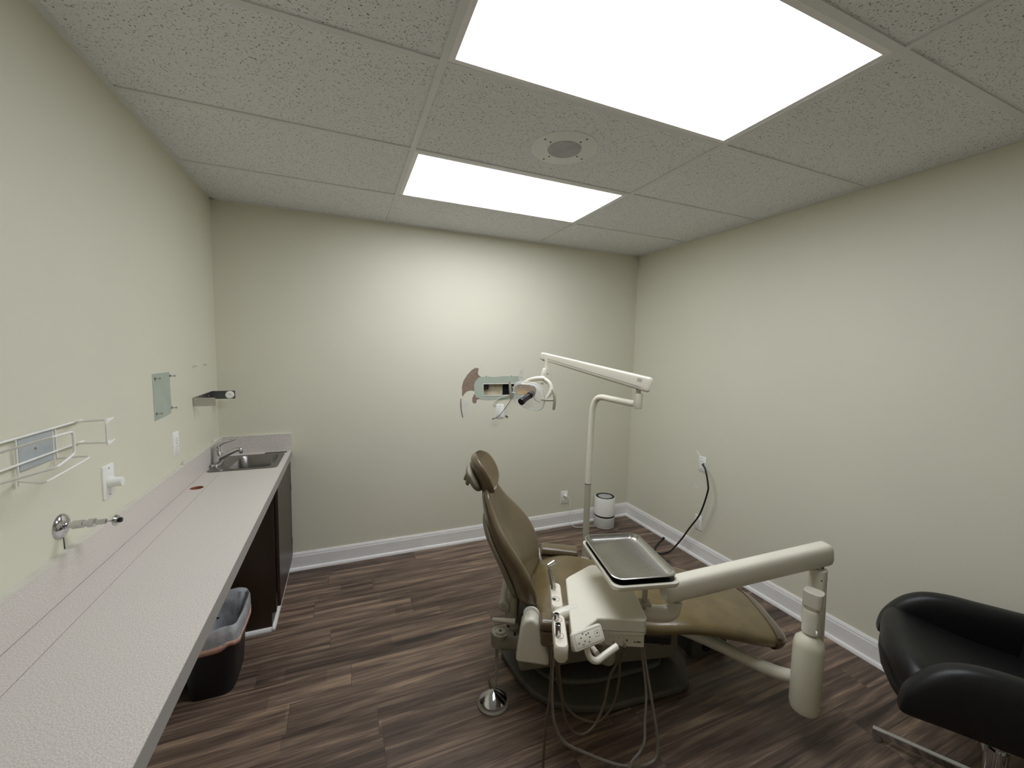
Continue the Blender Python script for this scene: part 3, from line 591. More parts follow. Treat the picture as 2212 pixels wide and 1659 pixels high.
# ================================================================== DENTAL CHAIR
TH = radians(-27); H0 = Vector((1.636, -1.389, 0))
chair = thing('dental_chair', 'reclining dental patient chair in worn tan-brown vinyl on a floor base', 'dental chair', tuple(H0), TH)
def cobj(name, mb, m, parent=None, **k): return obj(name, mb, m, parent or chair, world=False, **k)
def path_interp(tab, n):       # tab rows of numbers, smooth interpolation along rows
    out = []; m = len(tab)-1
    for i in range(n+1):
        s_ = i/n*m; k = min(int(s_), m-1); t_ = s_-k
        a, b, c, d = tab[max(k-1,0)], tab[k], tab[k+1], tab[min(k+2,m)]
        out.append([0.5*((2*b_)+(c_-a_)*t_+(2*a_-5*b_+4*c_-d_)*t_*t_+(3*b_-a_-3*c_+d_)*t_**3) for a_, b_, c_, d_ in zip(a,b,c,d)])
    return out
def cushion(name, tab, m, n=28, k=40, p=3.2, round_ends=(0.05,0.05), dish=0, parent=None, side=Vector((0,1,0))):
    # tab: (u, z, half width, thickness, wing)  -- wing bends the sides towards the sitter
    rows = path_interp(tab, n); C = [Vector((r[0],0,r[1])) for r in rows]
    L_ = [0]
    for i in range(n): L_.append(L_[-1]+(C[i+1]-C[i]).length)
    rings = []
    for i, r in enumerate(rows):
        t_ = (C[min(i+1,n)]-C[max(i-1,0)]).normalized(); nn = t_.cross(side)
        if nn.dot(Vector((1,0,1))) < 0: nn = -nn
        w, th, wing = r[2], r[3]/2, r[4]
        s0, s1 = L_[i]/round_ends[0] if round_ends[0] else 9, (L_[-1]-L_[i])/round_ends[1] if round_ends[1] else 9
        e = min(s0, s1); f = math.sqrt(max(0, 1-(1-min(e,1))**2)); f = max(f, 0.12)
        ww = w-(1-f)*min(w, 0.07); tt = th*(0.25+0.75*f)
        ring = []
        for j in range(k):
            cc, ss = supr(2*pi*j/k, p)
            q = cc
            ring.append(C[i]+side*(ww*cc)+nn*(tt*ss + wing*q*q - wing*0.35 - (dish*f*2*tt*(1-q*q)*max(ss,0))))
        rings.append(ring)
    mb = MB(); mb.loft(rings); return cobj(name, mb, m, parent)
# backrest (bottom to top)
back = cushion('backrest', [(-0.020,0.418,0.235,0.115,0.045),(-0.055,0.53,0.270,0.125,0.07),(-0.100,0.62,0.270,0.122,0.075),(-0.163,0.72,0.240,0.104,0.062),(-0.206,0.81,0.19,0.080,0.035),(-0.232,0.885,0.15,0.062,0.018),(-0.248,0.955,0.115,0.05,0.01)], 'vinyl', n=40, k=64, p=2.5, dish=0.36, round_ends=(0.07,0.06))
cushion('back_shell', [(-0.085,0.42,0.17,0.05,0.02),(-0.125,0.53,0.205,0.05,0.03),(-0.168,0.62,0.205,0.045,0.035),(-0.222,0.72,0.175,0.04,0.03),(-0.250,0.80,0.13,0.03,0.02)], 'taupe', n=20, p=2.6)
# headrest
head = cushion('headrest', [(-0.226,0.895,0.090,0.052,0.03),(-0.240,0.94,0.116,0.062,0.05),(-0.262,0.99,0.124,0.062,0.055),(-0.290,1.04,0.118,0.058,0.045),(-0.315,1.085,0.09,0.042,0.02)], 'vinyl', n=26, k=48, dish=0.4, p=2.4, round_ends=(0.06,0.06))
cushion('headrest_shell', [(-0.272,0.905,0.07,0.04,0.0),(-0.298,0.95,0.105,0.05,0.01),(-0.325,1.0,0.112,0.045,0.012),(-0.338,1.04,0.09,0.03,0.0)], 'taupe', n=16, p=2.4, round_ends=(0.04,0.04))
cobj('headrest_knob', MB().lathe([(0.04,0),(0.04,0.012),(0.034,0.018),(0.022,0.02),(0.022,0.03),(0.018,0.034),(0,0.034)], (-0.322,-0.04,0.972), (-1,0,0.35), 28), 'taupe', chair)
cobj('headrest_stem', MB().box((-0.262,-0.03,0.885),(-0.252,0.03,0.925)), 'dark', chair, smooth=False)
# seat and leg rest
seat = cushion('seat', [(-0.01,0.375,0.235,0.10,0.0),(0.06,0.405,0.262,0.11,0.004),(0.18,0.425,0.268,0.115,0.006),(0.34,0.405,0.265,0.115,0.006),(0.52,0.40,0.262,0.11,0.002),(0.70,0.415,0.258,0.10,0.0),(0.86,0.39,0.240,0.10,0.0),(1.0,0.355,0.215,0.095,0.0),(1.14,0.32,0.18,0.085,0.0)], 'vinyl_worn', n=48, k=52, p=2.6, round_ends=(0.08,0.09))
cushion('toe_cover', [(1.07,0.3365,0.2025,0.0965,0.0),(1.11,0.3275,0.192,0.093,0),(1.146,0.3182,0.183,0.089,0.0)], 'toe', n=14, k=44, p=3.0, round_ends=(0.0,0.09), parent=seat)
cobj('seat_frame', MB().box((-0.03,-0.2,0.30),(0.62,0.2,0.345)).box((0.62,-0.14,0.315),(0.98,0.14,0.335)), 'dark', smooth=False, bevel=0.008)
# armrests
for s_, nm in ((1,'far'),(-1,'near')):
    mb = MB(); y = s_*0.315
    mb.loft([[(u, y+0.042*a, z+0.024*b) for a, b in (supr(2*pi*k/24, 3) for k in range(24))] for u, z in ((0.03,0.452),(0.045,0.455),(0.14,0.452),(0.21,0.448),(0.24,0.446))])
    a_ = cobj('armrest', mb, 'vinyl', bevel=0.008)
    cobj('armrest_support', MB().box((0.035,y-0.034,0.36),(0.20,y+0.034,0.430)), 'vinyl', a_, smooth=False, bevel=0.012)
# hinge covers each side of the backrest
for s_ in (1,-1):
    pr = [(-0.070,0.272),(0.075,0.262),(0.070,0.30),(0.035,0.42),(0.022,0.455),(-0.004,0.474),(-0.032,0.465),(-0.050,0.435),(-0.060,0.36)]
    y0, y1 = (-0.335,-0.262) if s_ < 0 else (0.262,0.335)
    hc = cobj('hinge_cover', MB().extr([(u,y0,z) for u, z in pr], (0,y1-y0,0)), 'cream', bevel=0.022, seg=4)
    cobj('pivot_cap', MB().lathe([(0.036,0),(0.036,0.01),(0.03,0.016),(0,0.018)], (-0.008,s_*0.262,0.44), (0,-s_,0), 28), 'plastic', hc)
cobj('recline_pivot', MB().cyl((-0.138,-0.17,0.405),(-0.138,0.17,0.405),0.026,24), 'cream2', bevel=0.004)
cobj('pivot_bolt', MB().cyl((-0.138,-0.176,0.405),(-0.138,-0.169,0.405),0.010,6), 'steel')
cobj('back_link', MB().box((-0.125,-0.16,0.30),(-0.075,0.16,0.47)), 'cream2', smooth=False, bevel=0.015)
cobj('release_lever', MB().tube([(-0.08,-0.22,0.375),(-0.13,-0.215,0.372),(-0.185,-0.20,0.362)], [0.014,0.011,0.009], 12, 4), 'cream2')
# lift base: housing, cover, plate (world frame, turned less than the seat)
BA = radians(-10); bc = Vector((1.50, -1.535, 0)); e1 = Vector((cos(BA), sin(BA), 0)); e2 = Vector((-sin(BA), cos(BA), 0))
def BP(a, b, z): return bc+e1*a+e2*b+Vector((0,0,z))
def bbox(mb, a0, a1, b0, b1, z0, z1, zz0=None, zz1=None):
    zz0 = z0 if zz0 is None else zz0; zz1 = z1 if zz1 is None else zz1
    mb.add([BP(a0,b0,z0),BP(a1,b0,zz0),BP(a1,b1,zz0),BP(a0,b1,z0),BP(a0,b0,z1),BP(a1,b0,zz1),BP(a1,b1,zz1),BP(a0,b1,z1)],
           [(0,3,2,1),(4,5,6,7),(0,1,5,4),(1,2,6,5),(2,3,7,6),(3,0,4,7)]); return mb
obj('lift_housing', bbox(MB(), 0.0, 0.40, 0.0, 0.36, 0.10, 0.27, 0.10, 0.28), 'base', chair, bevel=0.02, seg=3)
obj('pump_cover', bbox(MB(), 0.385, 0.83, 0.0, 0.36, 0.075, 0.28, 0.052, 0.235), 'base', chair, bevel=0.012, seg=3)
obj('lift_column', MB().tube([BP(0.44,0.005,0.09),BP(0.44,0.005,0.30)], 0.04, 20, 0), 'cream2', chair, bevel=0.012)
pl = [(1.545,-1.583),(1.60,-1.66),(1.70,-1.728),(1.819,-1.775),(2.00,-1.792),(2.22,-1.812),(2.27,-1.805),(2.30,-1.775),(2.385,-1.665),(2.46,-1.45),(2.44,-1.22),(2.25,-1.10),(1.80,-1.05),(1.58,-1.12),(1.50,-1.30),(1.515,-1.48)]
cxm = sum(p[0] for p in pl)/len(pl); cym = sum(p[1] for p in pl)/len(pl)
obj('floor_plate', MB().prism(pl, 0.0, 0.035), 'plate', chair, bevel=0.012, seg=3)
pl2 = [(cxm+(x-cxm)*0.80, cym+(y-cym)*0.62+0.02) for x, y in pl]
obj('plate_step', MB().prism(pl2, 0.03, 0.06), 'plate', chair, bevel=0.015, seg=3)
obj('emblem', MB().extr([BP(0.73,-0.0008,0.135),BP(0.765,-0.0008,0.138),BP(0.79,-0.0008,0.146),BP(0.765,-0.0008,0.143),BP(0.735,-0.0008,0.131)], (0,0.0006,0)), 'black', chair, smooth=False)
# accessory mount with round puck at the chair's rear left
dc = Vector((1.432, -1.452, 0.262))
obj('accessory_mount', MB().lathe([(0.036,-0.055),(0.045,-0.05),(0.046,0),(0.042,0.006),(0,0.006)], dc, n=32).tube([dc+Vector((0.0,-0.01,-0.03)),dc+Vector((0.06,-0.03,-0.03)),dc+Vector((0.13,-0.05,-0.03))], [0.04,0.044,0.05], 16, 3), 'base', chair)
obj('mount_ring', MB().lathe([(0.041,0.006),(0.041,0.0085),(0.033,0.0085),(0.033,0.0062)], dc, n=32).lathe([(0.023,0.006),(0.023,0.012),(0.012,0.014),(0.006,0.010),(0,0.010)], dc, n=24), 'cream2', chair)
obj('mount_socket', MB().lathe([(0,0.0105),(0.006,0.0105),(0.005,0.013),(0,0.013)], dc, n=12), 'black', chair)
for q in ((0.052,0.028),(0.055,-0.045)): obj('mount_screw', MB().lathe([(0.007,0),(0.007,0.01),(0.003,0.012),(0.003,0.022),(0,0.022)], dc+Vector((q[0],q[1],0.0)), n=10), 'dark', chair)

# foot control
fc = Vector((1.368, -1.541, 0))
t = thing('foot_control', 'chrome cone shaped foot control disc on the floor left of the chair', 'foot control', tuple(fc))
obj('base_disc', MB().lathe([(0.0,0),(0.070,0),(0.070,0.010),(0.064,0.016),(0.058,0.017),(0,0.017)], fc, n=48), 'base', t)
obj('pedal', MB().lathe([(0.060,0.014),(0.062,0.018),(0.062,0.028),(0.058,0.032),(0.004,0.068),(0.0,0.069)], fc, n=48), 'chrome', t)
obj('neck', MB().lathe([(0.054,0.015),(0.054,0.020),(0.05,0.020)], fc, n=32), 'dark', t)
obj('tube_connector', MB().tube([fc+Vector((0.01,0.055,0.02)),fc+Vector((0.005,0.062,0.045)),fc+Vector((0,0.07,0.062))], [0.008,0.006,0.003], 8, 3), 'hose1', t)
obj('foot_hose', MB().tube([tuple(dc+Vector((-0.02,-0.012,-0.055))),(1.408,-1.468,0.16),(1.404,-1.482,0.11),(1.402,-1.485,0.06),(1.392,-1.487,0.022)], 0.007, 10), 'base', t)

# utility junction box on the floor behind the base
t = thing('junction_box', 'low dark floor box with round knockout beside the chair base', 'junction box', (2.56, -1.60, 0))
obj('housing', MB().prism([(2.435,-1.66),(2.66,-1.69),(2.68,-1.55),(2.455,-1.52)], 0.0, 0.10), 'plate', t, bevel=0.008)
obj('knockout', MB().lathe([(0,0),(0.032,0),(0.03,0.003),(0,0.003)], (2.53,-1.6733,0.052), (-0.13,-0.99,0), 28), 'black', t)

# ================================================================== OPERATORY LIGHT
t = thing('operatory_light', 'cream dental examination lamp on a bent pole with a long flex arm', 'dental light', (2.15, -1.07, 0.25))
obj('pole', MB().tube([(2.14,-1.08,0.28),(2.143,-1.073,0.5),(2.149,-1.065,0.785)], 0.0195, 20, 2), 'cream2', t)
obj('pole_seam', MB().tube([(2.149,-1.065,0.784),(2.149,-1.065,0.787)], 0.0198, 20, 0), 'dark', t)
obj('upper_pole', MB().tube([(2.149,-1.065,0.787),(2.160,-1.056,1.0),(2.170,-1.048,1.18),(2.176,-1.046,1.25),(2.186,-1.06,1.305),(2.196,-1.10,1.327),(2.203,-1.18,1.327),(2.208,-1.30,1.326),(2.212,-1.385,1.326),(2.213,-1.408,1.338),(2.214,-1.41,1.365)], 0.0185, 20, 5), 'cream', t)
obj('mount_arm', MB().tube([(2.14,-1.08,0.30),(2.08,-1.17,0.29),(2.02,-1.25,0.29)], 0.03, 16, 3), 'cream2', t)
obj('elbow_sleeve', MB().lathe([(0.02,-0.036),(0.0235,-0.03),(0.0235,0.044),(0.021,0.046),(0.0135,0.046),(0.0135,0.075),(0,0.075)], (2.214,-1.41,1.338), n=24), 'cream', t)
# flex arm: tapered rounded box
A = Vector((2.252,-1.462,1.432)); B = Vector((1.815,-1.037,1.571))
def flexarm(A, B, ha, wa, hb, wb, p=5, k=28):
    d = (B-A).normalized(); s = d.cross(Vector((0,0,1))).normalized(); u = s.cross(d); rings = []
    for f, q in ((0,0.82),(0.012,0.97),(0.03,1),(0.5,1),(0.97,1),(0.988,0.97),(1,0.82)):
        c = A.lerp(B, f); h = (ha*(1-f)+hb*f)/2*q; w = (wa*(1-f)+wb*f)/2*q
        rings.append([c+s*(w*supr(2*pi*j/k,p)[0])+u*(h*supr(2*pi*j/k,p)[1]) for j in range(k)])
    return MB().loft(rings), d, s, u
fa, d_, s_, u_ = flexarm(A, B, 0.082, 0.055, 0.044, 0.040)
arm = obj('flex_arm', fa, 'cream', t)
obj('arm_seam', MB().loft([[c_+s_*sg*(w_+0.0006)+u_*(o_) for c_, w_, o_ in ((A.lerp(B,0.07),0.0269,-0.020),(A.lerp(B,0.07),0.0269,-0.0212),(A.lerp(B,0.95),0.0203,-0.0062),(A.lerp(B,0.95),0.0203,-0.0052))] for sg in (-1,-1.02)]), 'seam', arm, smooth=False)
obj('arm_label', MB().add([A.lerp(B,0.08)-s_*0.0275+u_*0.004, A.lerp(B,0.12)-s_*0.0272+u_*0.004, A.lerp(B,0.12)-s_*0.0272+u_*0.022, A.lerp(B,0.08)-s_*0.0275+u_*0.022], [(0,1,2,3)]), 'cream2', arm, smooth=False)
for f, o_ in ((0.10,-0.036),(0.955,-0.018)): obj('arm_screw', MB().cyl(A.lerp(B,f)+u_*o_-s_*0.02, A.lerp(B,f)+u_*o_-s_*0.0275, 0.005, 12), 'seam', arm)
J = Vector((1.828,-1.083,1.503))
obj('swivel_post', MB().cyl(J+Vector((0,0.006,0.0)), J+Vector((0.002,0.012,0.055)), 0.0115, 16), 'cream', t)
obj('swivel_sleeve', MB().loft([[J+Vector((x, y, z)) for x, y in rrect(xo,0,w,0.042,0.012,4)] for xo, w, z in ((-0.004,0.046,-0.092),(-0.006,0.056,-0.084),(-0.002,0.052,-0.03),(0.002,0.042,-0.004),(0.002,0.036,0.0))]), 'cream', t)
for z in (-0.033,-0.073): obj('sleeve_screw', MB().cyl(J+Vector((-0.004,-0.02,z)), J+Vector((-0.004,-0.0225,z)), 0.004, 10), 'seam', t)
hd = Vector((1.695,-1.150,1.352))    # lamp head centre, it points toward the camera's left
f_ = Vector((-0.62,-0.74,-0.16)).normalized(); rgt = Vector((0,0,1)).cross(f_).normalized()*-1; upv = f_.cross(rgt)*-1
if upv.z < 0: upv = -upv
if rgt.x < 0: rgt = -rgt
def HP(a, b, c): return hd+rgt*a+upv*b+f_*c
obj('yoke', MB().tube([HP(0.092,-0.008,0.0),HP(0.110,0.02,-0.015),HP(0.112,0.045,-0.03),HP(0.098,0.07,-0.04),HP(0.068,0.090,-0.045)], [0.008,0.0115,0.0125,0.0125,0.013], 14, 5).tube([HP(0.072,0.092,-0.045),HP(0.03,0.092,-0.035),HP(-0.02,0.078,-0.025),HP(-0.06,0.04,-0.015)], [0.013,0.0125,0.010,0.007], 14, 5), 'cream', t)
shape = [(-0.090,0.042),(-0.078,0.066),(-0.054,0.079),(-0.010,0.080),(0.037,0.071),(0.067,0.050),(0.081,0.020),(0.083,-0.019),(0.072,-0.059),(0.048,-0.076),(0.001,-0.071),(-0.065,-0.052),(-0.086,-0.027),(-0.093,0.010)]
def shp(sc, off, c, n=3):
    P = [Vector((x*sc, y*sc)) for x, y in shape]; out = []; m = len(P)
    for i in range(m):
        a, b, c2, d2 = P[i-1], P[i], P[(i+1)%m], P[(i+2)%m]
        for k in range(n):
            q = k/n; v = 0.5*((2*b)+(c2-a)*q+(2*a-5*b+4*c2-d2)*q*q+(3*b-a-3*c2+d2)*q**3); out.append(HP(v.x+off, v.y, c))
    return out
obj('reflector', MB().loft([[HP(x-0.022, y+0.036, c) for x, y in rrect(0,0,w,h,r,5)] for w, h, r, c in ((0.05,0.03,0.012,-0.022),(0.105,0.052,0.022,-0.008),(0.112,0.058,0.024,0.0),(0.10,0.048,0.02,-0.004),(0.04,0.02,0.008,-0.018))]), 'amber', t)
obj('reflector_frame', MB().tube([HP(x-0.022,y+0.036,0.001) for x, y in rrect(0,0,0.114,0.06,0.025,5)]+[HP(0.035,0.041,0.001)], 0.0022, 8, 0).tube([HP(0.02,0.008,-0.004),HP(0.03,-0.02,-0.004),HP(0.06,-0.03,-0.002)], 0.004, 8, 4), 'cream2', t)
obj('front_shield', MB().loft([shp(1.0,0,0.0), shp(0.99,0,0.02), shp(0.9,0,0.034), shp(0.86,0,0.035)]), 'shield', t)
obj('shield_rim', MB().tube(shp(1.0,0,0.002)+[shp(1.0,0,0.002)[0]], 0.0035, 8, 0), mat('clear_edge', (226,225,216), 0.15, alpha=0.7, noise=(20,0.03,ONE)), t)
obj('bulb_housing', MB().lathe([(0.0,0.0),(0.018,0.0),(0.018,0.03),(0.0135,0.031),(0.0135,0.038),(0.016,0.039),(0.016,0.085),(0.0185,0.089),(0.0185,0.108),(0.0,0.108)], HP(0.018,0.020,0.01), f_+Vector((-0.32,0.24,-0.26)), 24), 'dark', t)
obj('handle', MB().tube([HP(0.066,-0.012,0.004),HP(0.095,-0.014,0.006),HP(0.136,-0.010,0.010)], [0.009,0.0065,0.0065], 12, 3).tube([HP(0.126,0.046,0.006),HP(0.138,0.02,0.012),HP(0.141,-0.02,0.014),HP(0.134,-0.064,0.008)], [0.0065,0.008,0.0085,0.0075], 12, 4), 'cream2', t)
obj('handle', MB().tube([HP(-0.080,0.012,0.004),HP(-0.092,0.014,0.008),HP(-0.104,0.018,0.012)], 0.0065, 12, 3).tube([HP(-0.110,0.080,0.006),HP(-0.107,0.04,0.012),HP(-0.105,0.01,0.012),HP(-0.102,-0.018,0.008)], [0.007,0.0078,0.0078,0.007], 12, 4), 'cream2', t)

# ================================================================== DELIVERY UNIT
DA = radians(-25); Q = Vector((1.65,-1.87,0)); q1 = Vector((cos(DA), sin(DA), 0)); q2 = Vector((-sin(DA), cos(DA), 0))
def DP(a, b, z): return Q+q1*a+q2*b+Vector((0,0,z))
unit = thing('delivery_unit', 'cream dental delivery unit with instrument head on a long arm over the chair', 'dental delivery unit', (2.58,-2.15,0.2))
# support tube from under the chair to the post
obj('support_tube', MB().tube([(2.12,-1.60,0.285),(2.24,-1.735,0.275),(2.345,-1.87,0.259),(2.40,-1.965,0.25),(2.445,-2.04,0.243),(2.49,-2.10,0.243),(2.535,-2.137,0.25),(2.566,-2.152,0.28),(2.572,-2.152,0.32)], 0.0265, 20, 5), 'cream', unit)
obj('post', MB().tube([(2.572,-2.153,0.30),(2.580,-2.147,0.45),(2.590,-2.135,0.64),(2.593,-2.132,0.718)], 0.033, 24, 2), 'cream', unit, bevel=0.004)
obj('post_spindle', MB().cyl((2.593,-2.132,0.71),(2.596,-2.13,0.755),0.020,20), 'steel', unit)
for z in (0.70,): 
    for a in (-2.2,-1.1): obj('set_screw', MB().cyl((2.592+0.030*cos(a),-2.133+0.030*sin(a),z-0.02),(2.592+0.0336*cos(a),-2.133+0.0336*sin(a),z-0.02),0.003,8), 'dark', unit)
A2 = Vector((2.635,-2.140,0.782)); B2 = Vector((1.895,-1.985,0.683))
fa, d2, s2, u2 = flexarm(A2, B2, 0.094, 0.066, 0.090, 0.066, p=3.6)
arm2 = obj('flex_arm', fa, 'cream', unit)
obj('arm_screw', MB().lathe([(0,0),(0.005,0),(0.004,0.004),(0,0.005)], A2.lerp(B2,0.08)-u2*0.040-s2*0.026, -s2, 10), 'steel', arm2)
obj('bottle_bracket', MB().loft([[Vector((2.505,-2.168,z))+Vector((x, y, 0)) for x, y in rrect(0.0,0,0.050,0.06,0.016,4,rot=0.3)] for z in (0.53,0.585,0.605,0.61)]), 'cream', unit, bevel=0.004)
obj('bracket_cap', MB().loft([[Vector((2.500,-2.176,z))+Vector((x, y, 0)) for x, y in rrect(0.0,0,0.058,0.068,0.02,4,rot=0.3)] for z in (0.60,0.65,0.662)]), 'cream', unit, bevel=0.003)
bt = Vector((2.474,-2.190,0.165))
bot = obj('water_bottle', MB().lathe([(0.0,0.0),(0.036,0.0),(0.047,0.008),(0.0525,0.03),(0.0535,0.27),(0.048,0.295),(0.032,0.312),(0.022,0.322),(0.021,0.345),(0,0.345)], bt, (0.045,0.03,1), 36), 'bottle', unit)
obj('bottle_collar', MB().lathe([(0.026,0.325),(0.030,0.33),(0.030,0.40),(0.027,0.42),(0,0.42)], bt, (0.045,0.03,1), 28), 'cream', unit)
obj('collar_latch', MB().cbox((2.470,-2.214,0.515),(0.018,0.006,0.012),0.6), 'plastic', unit, smooth=False, bevel=0.002)
# elbow under the arm's left end
obj('elbow', MB().tube([(1.80,-1.905,0.573),(1.865,-1.94,0.572),(1.92,-1.967,0.572),(1.948,-1.981,0.585),(1.955,-1.985,0.610),(1.956,-1.986,0.634)], [0.031,0.031,0.031,0.030,0.028,0.028], 22, 5), 'cream', unit)
obj('elbow_spindle', MB().cyl((1.956,-1.986,0.63), (1.957,-1.987,0.665), 0.018, 16), 'steel', unit)
obj('tray_post', MB().cyl(DP(0.205,0.01,0.60), DP(0.205,0.01,0.785), 0.0105, 16), 'cream2', unit)
obj('post_clamp', MB().cbox(DP(0.195,0.005,0.628),(0.062,0.04,0.014),DA), 'cream2', unit, smooth=False, bevel=0.003)
# instrument head
hp = [(-0.105,-0.232),(-0.092,-0.238),(0.0,-0.140),(0.165,-0.140),(0.176,-0.125),(0.176,0.19),(0.165,0.205),(0.035,0.225),(0.015,0.215),(-0.085,0.118),(-0.096,0.10)]
head_poly = [DP(a, b, 0) for a, b in hp]
hdm = obj('instrument_head', MB().prism([(p.x,p.y) for p in head_poly], 0.592, 0.655), 'cream', unit, bevel=0.018, seg=4)
obj('head_seam', MB().prism([(p.x,p.y) for p in [DP(a*1.0, b*1.0, 0) for a, b in [(-0.1055,-0.2325),(-0.092,-0.2388),(0.0,-0.1408),(0.165,-0.1408),(0.1768,-0.125),(0.1768,0.19),(0.165,0.2058),(0.035,0.2258),(0.015,0.2158),(-0.0855,0.118),(-0.0966,0.10)]]], 0.6085, 0.6096), 'seam', hdm, smooth=False)
lp = [DP(a, b, 0) for a, b in ((-0.07,-0.13),(0.168,-0.134),(0.168,0.18),(-0.05,0.15))]
low = obj('control_panel', MB().prism([(p.x,p.y) for p in lp], 0.545, 0.595), 'cream', unit, bevel=0.005)
for k in range(3):
    a = 0.022+k*0.036
    obj('control_knob', MB().lathe([(0.0035,0),(0.0035,0.010),(0.006,0.011),(0.006,0.02),(0,0.021)], DP(a,-0.133,0.563), -q2, 14), 'chrome', low)
obj('panel_mark', MB().cyl(DP(0.105,-0.1335,0.572),DP(0.105,-0.136,0.572),0.003,10), 'dark', low)
mk = MB()
for k in range(6): mk.cyl(DP(0.004+k*0.018,-0.1335,0.581),DP(0.004+k*0.018,-0.1346,0.581),0.0011,6)
obj('panel_print', mk, 'dark', low)
# maker's lettering on the panel front
tc_ = bpy.data.curves.new('lettering', 'FONT'); tc_.body = 'a-dec'; tc_.size = 0.0125; tc_.extrude = 0.0003; tc_.align_x = 'CENTER'; tc_.shear = 0.15
to = bpy.data.objects.new('tmp_text', tc_); col.objects.link(to)
dg = bpy.context.evaluated_depsgraph_get(); tm = bpy.data.meshes.new_from_object(to.evaluated_get(dg))
rotm = Matrix((( q1.x, 0, -q2.x, 0), (q1.y, 0, -q2.y, 0), (0, 1, 0, 0), (0,0,0,1)))
mb = MB(); mb.add([DP(0.143,-0.1345,0.564)+ (rotm @ v.co) for v in tm.vertices], [tuple(p.vertices) for p in tm.polygons])
bpy.data.objects.remove(to); obj('lettering', mb, 'dark', low, smooth=False)
# instrument holder bar: two blocks and a joining arm
def block(b0, b1, nm='holder_block'):
    mb = MB(); mb.loft([[DP(-0.142+x, (b0+b1)/2+y, z) for x, y in rrect(0,0,w,l,r,5)] for w, l, r, z in ((0.034,abs(b1-b0)-0.012,0.014,0.594),(0.046,abs(b1-b0),0.018,0.604),(0.046,abs(b1-b0),0.018,0.644),(0.038,abs(b1-b0)-0.008,0.016,0.651))])
    return obj(nm, mb, 'holder', unit)
h1 = block(-0.290,-0.125); h2 = block(-0.085,0.075)
obj('holder_arm', MB().tube([DP(-0.155,-0.115,0.63),DP(-0.125,-0.10,0.636),DP(-0.07,-0.075,0.636)], [0.019,0.022,0.024], 14, 3), 'cream', unit)
def cup(parent, b, r=0.013, m='dark'):
    c_ = obj('holder_cup', MB().lathe([(r+0.003,0),(r+0.0025,0.0012),(r,0.0014),(r-0.001,0.0002),(0,0.0002)], DP(-0.146,b,0.6505), (0,0,1), 24), 'cream2', parent)
    obj('cup_hole', MB().lathe([(0,0),(r*0.62,0),(r*0.62,0.0006),(0,0.0006)], DP(-0.152,b-0.002,0.6508), (0,0,1), 18), m, c_); return c_
cup(h2, -0.035); cup(h2, 0.052, 0.010, 'holder'); cup(h1, -0.155); cup(h1, -0.235)
# touchpad on a stalk
tp = Vector((1.493,-2.083,0.668)); TR = Matrix.Translation(tp) @ Matrix.Rotation(radians(5),4,'Z') @ Matrix.Rotation(radians(58),4,'X')
def TPt(x, y, z): return TR @ Vector((x, y, z))
pad = obj('touchpad', MB().loft([[TPt(x,y,z) for x, y in rrect(0,0,w,h,0.010,5)] for w, h, z in ((0.112,0.044,-0.018),(0.122,0.054,-0.013),(0.122,0.054,-0.003),(0.116,0.048,0.0))]), 'cream', unit)
def fr(x0,x1,y0,y1,t_,z,mb):
    for a in (((x0,y0),(x1,y0+t_)),((x0,y1-t_),(x1,y1)),((x0,y0),(x0+t_,y1)),((x1-t_,y0),(x1,y1))):
        (p,q),(r,s) = a; mb.add([TPt(p,q,z),TPt(r,q,z),TPt(r,s,z),TPt(p,s,z)],[(0,1,2,3)])
mb = MB(); fr(-0.053,0.053,-0.020,0.020,0.0008,0.0004,mb); obj('pad_outline', mb, 'seam', pad, smooth=False)
mb = MB(); fr(0.026,0.044,-0.006,0.012,0.0009,0.0004,mb); 
for x, y in ((-0.042,-0.006),(-0.030,0.006),(-0.026,-0.014),(-0.018,-0.006),(-0.020,0.016),(-0.008,0.010),(0.002,0.012),(0.004,0.0),(-0.002,-0.012),(0.036,0.004)):
    mb.add([TPt(x-0.0028,y-0.002,0.0004),TPt(x+0.0028,y-0.002,0.0004),TPt(x+0.0028,y+0.002,0.0004),TPt(x-0.0028,y+0.002,0.0004)],[(0,1,2,3)])
obj('pad_symbols', mb, 'seam', pad, smooth=False)
obj('position_handle', MB().tube([TPt(0.0,-0.004,-0.012),(1.484,-2.082,0.645),(1.490,-2.088,0.615),(1.500,-2.094,0.598),(1.520,-2.097,0.590),(1.549,-2.094,0.597),(1.602,-2.092,0.614)], [0.009,0.0095,0.010,0.0105,0.011,0.011,0.011], 14, 5), 'cream', unit)
obj('handle_mount', MB().tube([DP(-0.02,-0.13,0.585),(1.545,-2.02,0.585),(1.535,-2.075,0.593)], 0.009, 12, 3), 'cream', unit)
# tray holder
TA = radians(-13.5); TC = Vector((1.786,-1.895,0))
def TQ(x, y, z): return (TC.x+x*cos(TA)-y*sin(TA), TC.y+x*sin(TA)+y*cos(TA), z)
obj('tray_holder', MB().loft([[TQ(x,y,z) for x, y in rrect(0,-0.004,w,h,0.03,6)] for w, h, z in ((0.225,0.325,0.766),(0.252,0.352,0.770),(0.258,0.358,0.776),(0.256,0.356,0.786),(0.246,0.346,0.787))]), 'cream', unit)
